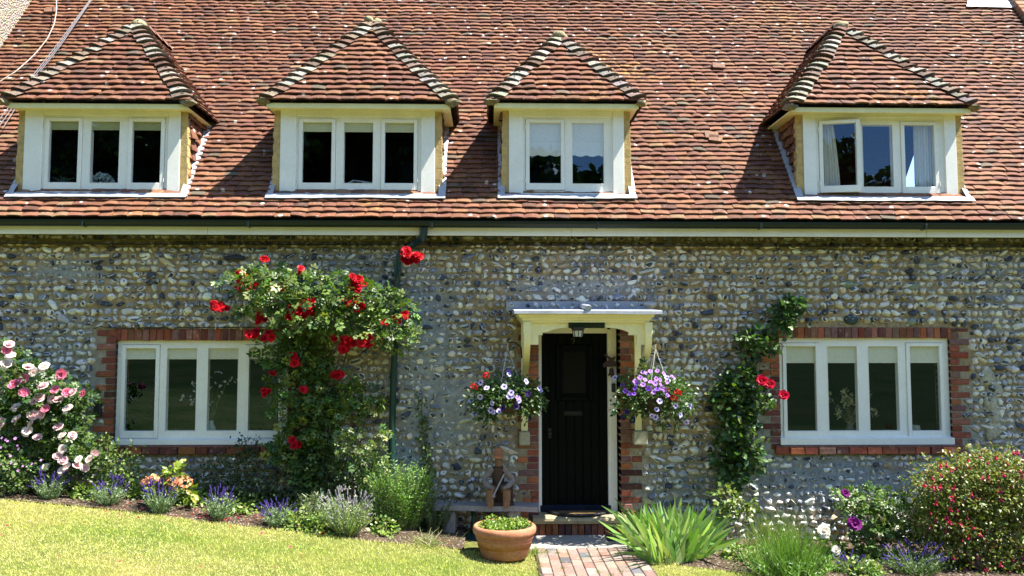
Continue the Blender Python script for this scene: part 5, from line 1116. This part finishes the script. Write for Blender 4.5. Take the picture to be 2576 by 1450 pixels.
basket('sunlit flower basket bright with purple petunias right of the door',1105,592,-.50,185,150,[(1128,608),(1117,640),(1205,628),(1230,670),(1232,682),(1272,630),(1095,688),(1105,690),(1248,700),(1165,500),(925,497)],[(948,515),(1020,520),(1005,540),(985,565),(965,555),(1000,570),(1170,595),(1060,425),(1075,555),(1120,555)],[(1040,475),(1060,500),(1090,470),(1110,490),(1130,510),(1150,480),(1185,485),(1140,530),(1095,540),(1050,530),(1160,520),(1080,520),(1110,520),(1145,560),(1030,500),(1070,470),(1120,465),(1195,495),(1100,560),(1135,545),(1015,505)],[(998,708),(953,686),(975,660)],[(1218,567),(1199,595),(1158,553)],(1110,355),[(985,660,8),(960,480,8),(910,630,6),(1200,710,8),(1150,700,8),(1060,440,8)])

# ------------------------------------------------------------------ things at the door
def c3(x,y): return ((1750+x/3.0306)*.6289,(1900+y/3.0306)*.6289)
# planter
pc=np.array([P(*c3(812,900),-1.08)[0],-1.08,float(hgt(.05,-1.08))])
pl=thing('terracotta_planter','large round terracotta planter at the corner of the brick path','planter',tuple(pc))
t=Mt('terracotta'); c=t.mix(t.ramp(t.noise(5,6,.7,(1,1,2.5)),[(.4,0.),(.75,.55)]),(.40,.155,.075),(.50,.30,.20)); c=t.mix(1.0,c,t.ramp(t.noise(30,4,.6),[(.3,.8),(.7,1.12)]),'MULTIPLY'); M_TERRA=t.fin(c,.8,t.bump(t.noise(50,3,.6),.2,.004),.25)
mb=MB(); hh=.315; prof=[(.0,.02),(.225,0),(.235,.012),(.262,.10),(.266,.108),(.27,.106),(.285,.175),(.287,.188),(.296,.192),(.298,.205),(.290,.212),(.300,.222),(.315,.235),(.322,.258),(.322,.285),(.314,.305),(.298,.315),(.280,.312),(.272,.295),(.27,.25),(.0,.25)]
mb.lathe(prof,tuple(pc),56); mb.build('pot',M_TERRA,pl,True)
mb=MB(); mb.lathe([(.275,.268),(.15,.285),(0,.29)],tuple(pc),30,(.06,.045,.03)); mb.build('soil',M_SOIL,pl,True)
pp=thing('ground_cover_plant','low bright green crinkled plant growing in the terracotta planter','potted plant',(pc[0],pc[1],pc[2]+.285))
els=[((pc[0]+.19*math.cos(a)*q,pc[1]+.17*math.sin(a)*q,pc[2]+.30+h_),np.array([.075,.07,.035]),26) for a,q,h_ in [(6.283*i/9,1.,rng.uniform(0,.02)) for i in range(9)]+[(6.283*i/4+.5,.45,.01) for i in range(4)]+[(2.7,.8,.045),(.4,.9,.03),(1.6,.5,.03)]]
foliage(pp,'foliage',els,LEAF_R,.026,5,[(.16,.26,.03),(.11,.19,.025),(.24,.32,.05)],None,.25,1.,rnd=.9)
# bench
M_OAK=mat_wood('weathered_oak',(.27,.25,.24),(2,12,12)); M_LOG=mat_wood('old_log',(.24,.125,.06),(9,9,1.6)); M_LOGD=mat_wood('dark_log',(.075,.04,.025),(8,8,2))
zb_=.405; bl=np.array([P(*c3(-40,300),-.33)[0],-.30,zb_]); brr=np.array([P(*c3(1225,335),-.42)[0],-.40,zb_-.005])
bn=thing('plank_bench','low weathered grey plank bench against the wall left of the door','bench',((bl[0]+brr[0])/2,-.36,0.))
mb=MB(); nn=24; t=np.linspace(0,1,nn); V=[]
dirv=brr-bl; dirv/=np.linalg.norm(dirv); nv=np.array([-dirv[1],dirv[0],0])
for q in t:
    p=bl+(brr-bl)*q; wv=.145+.006*math.sin(q*9)
    for s,zz in((1,.0),(-1,-.0),(-1,-.055),(1,-.055)): V.append(p+nv*s*wv+[0,0,zz+.004*math.sin(q*11+s)])
mb.add(V,[[i*4+j,(i+1)*4+j,(i+1)*4+(j+1)%4,i*4+(j+1)%4] for i in range(nn-1) for j in range(4)]+[[0,1,2,3],[(nn-1)*4+j for j in(3,2,1,0)]]); mb.build('seat',M_OAK,bn)
for q,w_ in((.155,.125),(.775,.125)):
    p=bl+(brr-bl)*q; mb=MB(); mb.obox((p[0],p[1],(zb_-.055)/2),[dirv,nv,[0,0,1]],[w_/2,.115,(zb_-.055)/2],(1,1,1),.008); mb.build('leg',mat_wood('oak_leg',(.24,.22,.21),(9,9,1.5)),bn)
# wooden figure sitting on the bench
fb=bl+(brr-bl)*.60; fz=zb_; f0=np.array([P(*c7(352,1000),-.33)[0],-.33,fz])
fg=thing('log_figure','little seated man built of dark logs with a flowerpot hat, on the bench','garden figure',tuple(f0))
k=1.0
mb=MB(); mb.obox(f0+[.075,.06,.105],[[1,0,0],[0,1,0],[0,0,1]],[.095,.10,.105],(1,1,1),.02); mb.obox(f0+[.03,-.02,.014],[[1,0,0],[0,1,0],[0,0,1]],[.14,.13,.014],(1,1,1),.006); mb.build('log_seat',M_LOGD,fg)
mb=MB(); mb.tube([f0+[0,.02,.16],f0+[0,.015,.30],f0+[0,.01,.395]],[.062,.068,.058],14); mb.build('torso',M_LOGD,fg,False)
mb=MB(); mb.tube([f0+[0,.005,.385],f0+[0,0,.42],f0+[0,0,.50]],[.026,.036,.036],12); mb.blob(f0+[0,-.04,.455],(.010,.014,.012),.05); mb.build('head',M_LOG,fg,True)
for s in(-1,1):
    mb=MB(); mb.tube([f0+[s*.06,.0,.375],f0+[s*.10,-.01,.34],f0+[s*.165,-.03,.255]],[.034,.036,.032],10); mb.tube([f0+[s*.165,-.03,.255],f0+[s*.12,-.09,.21],f0+[s*.055,-.14,.165]],[.030,.030,.026],10); mb.build('arm',mat_wood('grey_log',(.24,.19,.16),(8,8,3)),fg)
    mb=MB(); mb.tube([f0+[s*.055,.01,.165],f0+[s*.075,-.07,.155],f0+[s*.095,-.15,.145]],[.045,.046,.044],12); mb.tube([f0+[s*.09,-.16,.165],f0+[s*.092,-.165,.08],f0+[s*.088,-.17,.015]],[.042,.043,.039],12); mb.tube([f0+[s*.088,-.16,.02],f0+[s*.088,-.215,.018]],[.034,.034],12); mb.build('leg',M_LOG,fg)
mb=MB(); mb.tube([f0+[.065,-.10,.33],f0+[-.06,-.20,.10]],.009,7); mb.build('stick',mat_wood('pale_stick',(.34,.31,.31),(8,8,8)),fg)
mb=MB(); mb.lathe([(.058,.49),(.062,.50),(.06,.525),(.052,.528),(.040,.60),(.036,.605),(0,.606)],tuple(f0),22); mb.build('flowerpot_hat',m_vc('orange_terracotta',.8,14,.8,1.1) if False else M_TERRA,fg,True)
# parasol base and small pots below the bench
q=np.array([P(*c3(437,600),-.30)[0],-.28,.0]); pb=thing('parasol_base','round dark green parasol base with its short pole behind the bench','parasol base',tuple(q))
mb=MB(); mb.lathe([(.235,.0),(.24,.025),(.21,.04),(.19,.035),(.17,.048),(.08,.06),(.05,.075),(0,.08)],tuple(q),36,(.012,.05,.045)); 
for i in range(12): a=i*.5236; mb.tube([q+[.07*math.cos(a),.07*math.sin(a),.06],q+[.18*math.cos(a+.3),.18*math.sin(a+.3),.05]],.008,5,(.012,.05,.045))
mb.build('base',M_GUTTER,pb,True); mb=MB(); mb.tube([q+[0,0,.06],q+[0,0,.345]],.027,14,(.012,.055,.05)); mb.build('pole',M_GUTTER,pb,True)
q=np.array([P(*c3(752,560),-.2)[0],-.17,.0]); t=thing('plant_pot','small empty terracotta pot standing under the bench by its right leg','plant pot',tuple(q)); mb=MB(); mb.lathe([(0,.0),(.065,0),(.085,.17),(.098,.172),(.10,.225),(.088,.228),(.08,.17),(0,.16)],tuple(q),24); mb.build('pot',M_TERRA,t,True)
# doormat
q=P(*c3(1695,385),.2); q=np.array([q[0],.13,.213]); t=thing('doormat','half round coir doormat with black rim on the doorstep','doormat',tuple(q)); th=np.linspace(math.pi,2*math.pi,33)
mb=MB(); a_=[(q[0]+.34*math.cos(x),q[1]+.02+.25*math.sin(x),.213) for x in th]; mb.prism(a_,(0,0,.012),(.20,.13,.06)); mb.build('coir_mat',m_vc('coir',.95,60,.6,1.2,.8,120,.006,.1),t)
mb=MB(); mb.tube([(q[0]+.35*math.cos(x),q[1]+.02+.26*math.sin(x),.222) for x in th],.016,8,(.015,.015,.018)); mb.build('rubber_rim',M_IRON,t,True)
# lantern under the canopy board
q=P(*c7(736,253),-.70); t=thing('porch_lantern','small dark porch lantern with clear glass hanging under the door canopy','lantern',tuple(q))
mb=MB(); mb.lathe([(.0,.0),(.075,.0),(.075,-.012),(.062,-.03),(.066,-.036)],tuple(q),8,(.02,.02,.018)); mb.build('cap',M_IRON,t); mb=MB(); mb.lathe([(.060,-.036),(.046,-.10),(.0,-.102)],tuple(q),8,(.5,.5,.42)); mb.build('glass',m_vc('lantern_glass',.15,30,.7,1.1,0,50,.003,.6),t)
mb=MB()
for i in range(8): a=i*.7854; mb.tube([q+[.062*math.cos(a),.062*math.sin(a),-.034],q+[.048*math.cos(a),.048*math.sin(a),-.104]],.004,5,(.02,.02,.018))
mb.build('cage',M_IRON,t)
# hare head bell on the frame
q=P(*c7(893,430),YF-.12); t=thing('door_bell','rusty iron bell under a hare head bracket on the right door frame','bell',tuple(q))
hd=[(-.095,-.02),(-.085,.012),(-.05,.035),(-.02,.05),(-.045,.085),(-.075,.115),(-.06,.125),(-.015,.095),(.02,.075),(.055,.095),(.06,.07),(.04,.045),(.075,.02),(.08,-.03),(.03,-.03),(-.01,-.035),(-.05,-.032),(-.08,-.045)]
mb=MB(); mb.prism([(q[0]+x*.95,YF-.125,q[2]+z*.95) for x,z in hd][::-1],(0,.012,0),(.05,.022,.014)); mb.tube([q+[.07,0,-.0],q+[.11,.06,0]],.008,6,(.03,.015,.01)); mb.build('hare_bracket',M_IRON,t)
mb=MB(); bq=q+[.01,0,-.045]; mb.tube([bq+[0,0,.02],bq+[0,0,0]],.004,6,(.03,.02,.015)); mb.lathe([(.0,.0),(.018,-.004),(.026,-.02),(.03,-.06),(.044,-.088),(.04,-.088),(.0,-.05)],tuple(bq),18,(.05,.022,.014)); mb.tube([bq+[0,0,-.06],bq+[0,0,-.11]],[.005,.011],6,(.04,.02,.014)); mb.build('bell',M_IRON,t,True)
# boot scraper
q=gp(*c3(2070,735)); q[1]=-.28; t=thing('boot_scraper','black iron boot scraper in the shade at the right end of the doorstep','boot scraper',(q[0],q[1],0)); mb=MB()
for s in(-1,1): mb=MB(); mb.tube([(q[0]+.03,q[1]+s*.11,-.01),(q[0]+.03,q[1]+s*.11,.12),(q[0]+.03,q[1]+s*.08,.15)],.012,7,(.02,.02,.022)); mb.build('upright',M_IRON,t)
mb=MB(); mb.box(q[0]+.024,q[0]+.036,q[1]-.11,q[1]+.11,.06,.085,(.02,.02,.022),.002); mb.box(q[0]-.05,q[0]+.09,q[1]-.14,q[1]+.14,-.004,.014,(.03,.03,.03),.004); mb.build('blade',M_IRON,t)

# ------------------------------------------------------------------ behind the glass
def blind(label,gls,y,drop,col,scal=False,w_=.03):
    x0,x1=gls[0][0]-w_,gls[-1][1]+w_; zt=gls[0][3]+.03; zb=gls[0][3]-drop; t=thing('roller_blind',label,'blind',((x0+x1)/2,y,zt),'blinds inside the windows'); mb=MB()
    n=80; xs=np.linspace(x0,x1,n); lo=zb-(.018*np.abs(np.sin(xs*22)) if scal else 0*xs)
    mb.add(np.vstack([np.stack([xs,np.full(n,y),np.full(n,zt)],1),np.stack([xs,np.full(n,y),lo],1),np.stack([xs,np.full(n,y+.003),lo],1),np.stack([xs,np.full(n,y+.003),np.full(n,zt)],1)]),[[r*n+i,r*n+i+1,(r+1)*n+i+1,(r+1)*n+i] for r in range(3) for i in range(n-1)],col)
    mb.build('fabric',M_CLOTH,t); mb=MB(); mb.tube([(x0,y+.02,zt-.005),(x1,y+.02,zt-.005)],.02,10,col); 
    mb.build('roller',M_CLOTH,t,True); mb=MB(); mb.box(x0,x1,y-.006,y+.01,zb+(.16 if scal else .0),zb+(.172 if scal else .014),np.array(col)*1.05,.003); mb.build('hem_bar',M_CLOTH,t)
pz=lambda g,py,Y=.05: g[0][3]-Z_(py,Y,(0+1230))
blind('pale blind rolled down a little way behind the left ground floor window',W1['gls'],.062,.125,(.80,.78,.62))
blind('cream blind pulled down a fifth behind the right ground floor window',W2['gls'],.062,.195,(.82,.80,.62))
blind('short greenish blind at the top of the leftmost dormer window',DORM[0]['gls'],-.032,.095,(.45,.47,.28))
blind('short cream blind at the top of the dormer window above the drainpipe',DORM[1]['gls'],-.032,.105,(.7,.7,.5))
blind('white scalloped blind covering half of the two light dormer window',DORM[2]['gls'],-.032,.375,(.80,.80,.74),True)
def curtain(label,x0,x1,z0,z1,y,flare):
    t=thing('curtain',label,'curtain',((x0+x1)/2,y,z1),'white curtains in the rightmost dormer'); n=60; m=20; V=[]
    for j in range(m):
        f=j/(m-1); xs=np.linspace(x0,x1,n)+flare*f*np.linspace(0,1,n)*(1-f*.3); V.append(np.stack([xs,y+.018*np.sin(np.linspace(0,6.5*6.28,n)+f*.8)+.006*np.sin(np.linspace(0,17,n)),np.full(n,z1+(z0-z1)*f)],1))
    mb=MB(); mb.add(np.vstack(V),[[j*n+i,(j+1)*n+i,(j+1)*n+i+1,j*n+i+1] for j in range(m-1) for i in range(n-1)],(.80,.79,.72)); mb.build('fabric',M_CLOTH,t,True); mb=MB(); mb.tube([(x0-.02,y,z1+.01),(x1+.05,y,z1+.01)],.008,8,(.6,.6,.55)); mb.build('rail',M_IRON,t)
g=DORM[3]['gls']; curtain('white curtain drawn aside in the open left casement of the rightmost dormer',g[0][0]-.01,g[0][0]+.17,g[0][2]-.02,g[0][3]+.03,.03,.09); curtain('white curtain hanging at the right side of the rightmost dormer',g[2][0]+.16,g[2][1]+.03,g[2][2]-.02,g[2][3]+.03,.03,-.0)
def vase(label,name,p,h,col,cat='vase'):
    t=thing(name,label,cat,tuple(p)); mb=MB(); mb.lathe([(0,0),(h*.16,0),(h*.28,h*.3),(h*.25,h*.6),(h*.12,h*.85),(h*.15,h),(h*.12,h),(0,h*.5)],tuple(p),24,col); mb.build('vase',m_vc('glazed_'+name,.25,10,.85,1.1),t,True); return t
# inner sills
mb=MB()
for Wn in(W1,W2): mb.box(Wn['x0'],Wn['x1'],.12,.40,Wn['z0']+.0,Wn['z0']+.055,(.45,.44,.40),.004)
for d in DORM: mb.box(d['xl']+.06,d['xr']-.06,.015,.30,d['zb']+.02,d['gls'][0][2]-.02,(.45,.44,.40),.004)
mb.build('inner_sill',M_PLASTER,cottage)
p=np.array([P(*c5(1105,690),.2)[0],.22,W1['z0']+.055]); t=vase('white vase of small white blossom behind the third pane of the left window','blossom_vase',p,.20,(.55,.55,.48))
mb=MB(); n=46; q=np.array([P(*c5(x,y),.2) for x,y in((1010,440),(1020,470),(1005,490),(1025,520),(1100,420),(1150,375),(1205,410),(1240,420),(1165,490),(1140,505),(960,515),(1100,540),(1050,480),(1180,440),(1120,460),(1090,470),(1150,455),(1130,430),(1015,540),(1020,425),(1195,430),(1160,470),(1095,575))]); pts=q[rng.integers(len(q),size=n)]+rng.normal(0,.02,(n,3)); pts[:,1]=np.maximum(pts[:,1],.14); pts=np.repeat(pts,5,0); out=unit(rng.normal(0,1,(len(pts),3))); scatter(mb,LEAF_R,pts,out,.022,pick([(.72,.74,.70)],len(pts)),.3,.3); mb.build('blossom',M_PETAL,t); stems(t,'stem',[[p+[0,0,.18],(p+[0,0,.18]+x)/2+[0,0,.05],x] for x in q[::2]],.0035,(.10,.12,.05))
p=np.array([P(*c8(965,735),.2)[0],.22,W2['z0']+.055]); t=vase('vase of dried wheat and grasses behind the middle panes of the right window','dried_flower_vase',p,.20,(.16,.12,.06)); mb=MB(); n=44; T_=p+np.stack([rng.normal(.07,.13,n),rng.uniform(-.05,.05,n),rng.uniform(.22,.56,n)],1); strips(mb,np.tile(p+[0,0,.15],(n,1)),T_,.006,.003,np.stack([rng.normal(0,.05,n),np.zeros(n),-np.abs(rng.normal(0,.04,n))],1),pick([(.30,.24,.10),(.2,.18,.07)],n),5)
pts=np.repeat(T_[:16],14,0)+np.stack([rng.normal(0,.012,224),rng.normal(0,.008,224),-rng.uniform(0,.12,224)],1); scatter(mb,LEAF,pts,unit(np.stack([rng.normal(0,.8,224),rng.normal(0,.3,224),np.ones(224)],1)),.05,pick([(.50,.43,.24),(.4,.33,.16)],224),.2,.3); mb.build('dried_stems',M_LEAF,t)
p=np.array([P(*c8(1280,745),.16)[0],.2,W2['z0']+.055]); t=thing('table_lamp','small cream lampshade behind the last pane of the right window','lamp',tuple(p)); mb=MB(); mb.lathe([(.085,.03),(.06,.15),(.055,.15),(.08,.03)],tuple(p),24,(.42,.38,.26)); mb.build('lamp_shade',M_CLOTH,t,True); mb=MB(); mb.lathe([(0,0),(.045,0),(.04,.015),(.01,.02),(.01,.06)],tuple(p),16,(.2,.15,.1)); mb.build('base',M_IRON,t,True)
z_=DORM[0]['gls'][0][2]-.02
p=np.array([P(605/1.5107*.6289,1085/1.5107*.6289,.12)[0],.14,z_]); t=vase('white hydrangea head in the middle pane of the leftmost dormer','white_hydrangea',p,.07,(.25,.25,.22),'flower vase'); mb=MB(); n=240; u=unit(rng.normal(0,1,(n,3))); u[:,2]=np.abs(u[:,2]); scatter(mb,LEAF_R,p+[0,0,.06]+u*[.12,.08,.085],u,.04,pick([(.66,.75,.72),(.5,.66,.62)],n),.3,.5); mb.build('flower_head',M_PETAL,t)
p=np.array([P(375/1.5107*.6289,1095/1.5107*.6289,.12)[0],.14,z_]); t=vase('spiky dark houseplant in the left pane of the leftmost dormer','houseplant',p,.09,(.05,.07,.06),'houseplant'); mb=MB(); n=22; T_=p+np.stack([rng.normal(0,.08,n),rng.normal(0,.03,n),rng.uniform(.10,.20,n)],1); strips(mb,np.tile(p+[0,0,.06],(n,1)),T_,.016,.003,np.stack([rng.normal(0,.05,n),np.zeros(n),-np.abs(rng.normal(0,.08,n))],1),pick([(.05,.12,.06)],n),6); mb.build('leaf_blades',M_LEAF,t)
p=np.array([P(640/1.5107*.6289+629,1080/1.5107*.6289,.2)[0],.16,DORM[1]['gls'][0][2]-.02]); t=thing('desk_lamp','pale angled desk lamp arm low behind the dormer window above the drainpipe','lamp',tuple(p)); mb=MB(); mb.tube([p+[-.25,0,.0],p+[-.10,0,.05],p+[-.02,0,.095]],.009,8,(.55,.58,.6)); mb.tube([p+[-.02,0,.095],p+[.12,0,.075],p+[.22,0,.06]],.009,8,(.55,.58,.6)); mb.build('arm',M_IRON,t,True); mb=MB(); mb.lathe([(.05,0),(.05,.015),(0,.02)],tuple(p+[-.25,0,0]),18,(.5,.5,.5)); mb.build('base',M_IRON,t,True); mb=MB(); mb.obox(p+[.17,0,.055],[[.98,0,-.17],[0,1,0],[.17,0,.98]],[.08,.03,.013],(.5,.52,.5)); mb.build('lamp_head',M_IRON,t)

# ------------------------------------------------------------------ woodland across the green (seen in the panes)
rng=np.random.default_rng(11); mb=MB(); TR=[]
for x,h in [(-72,20),(-62,20),(-54,21),(-46,20),(-39,20.5),(-34,21),(-30,21.5),(-26,21.5),(-22.5,21.5),(-19,21.),(-15,21.5),(-11,21.5),(-7,20),(-2.5,15.5),(1.5,13.3),(4,15.8),(8,15.5),(12,13.2),(16,13.),(20,12.0),(23.5,12.6),(27.5,14.4),(32,14.8),(36,15.2),(40,15),(46,18),(56,18),(66,17)]:
    y=-47+rng.normal(0,2); z0=float(hgt(x,y)); w_=rng.uniform(3.8,5.2)
    for q in range(13): cz=z0+(h-z0)*rng.uniform(.15,.85); rr=w_*(.95-.5*max(0,(cz-z0)/(h-z0)-.45)); TR.append((np.array([x+rng.normal(0,w_*.45),y+rng.normal(0,1.5),cz]),np.array([rr*.6,rr*.5,min(rr*.6,h-cz)])))
for c,r in TR:
    pts,out=sprigs(c,r,75,5,.10,.55); scatter(mb,LEAF_R,pts,out,.62,pick([(.035,.07,.015),(.05,.09,.02),(.025,.05,.012)],len(pts)),.8,.7)
    tv,tf=ICO[2]; mb.add(c+tv*r*.8,tf,(.02,.04,.01))
o=mb.build('woodland',M_LEAF); o['kind']='stuff'; tag(o,'dark belt of trees across the green, mirrored in the dormer panes','woodland')
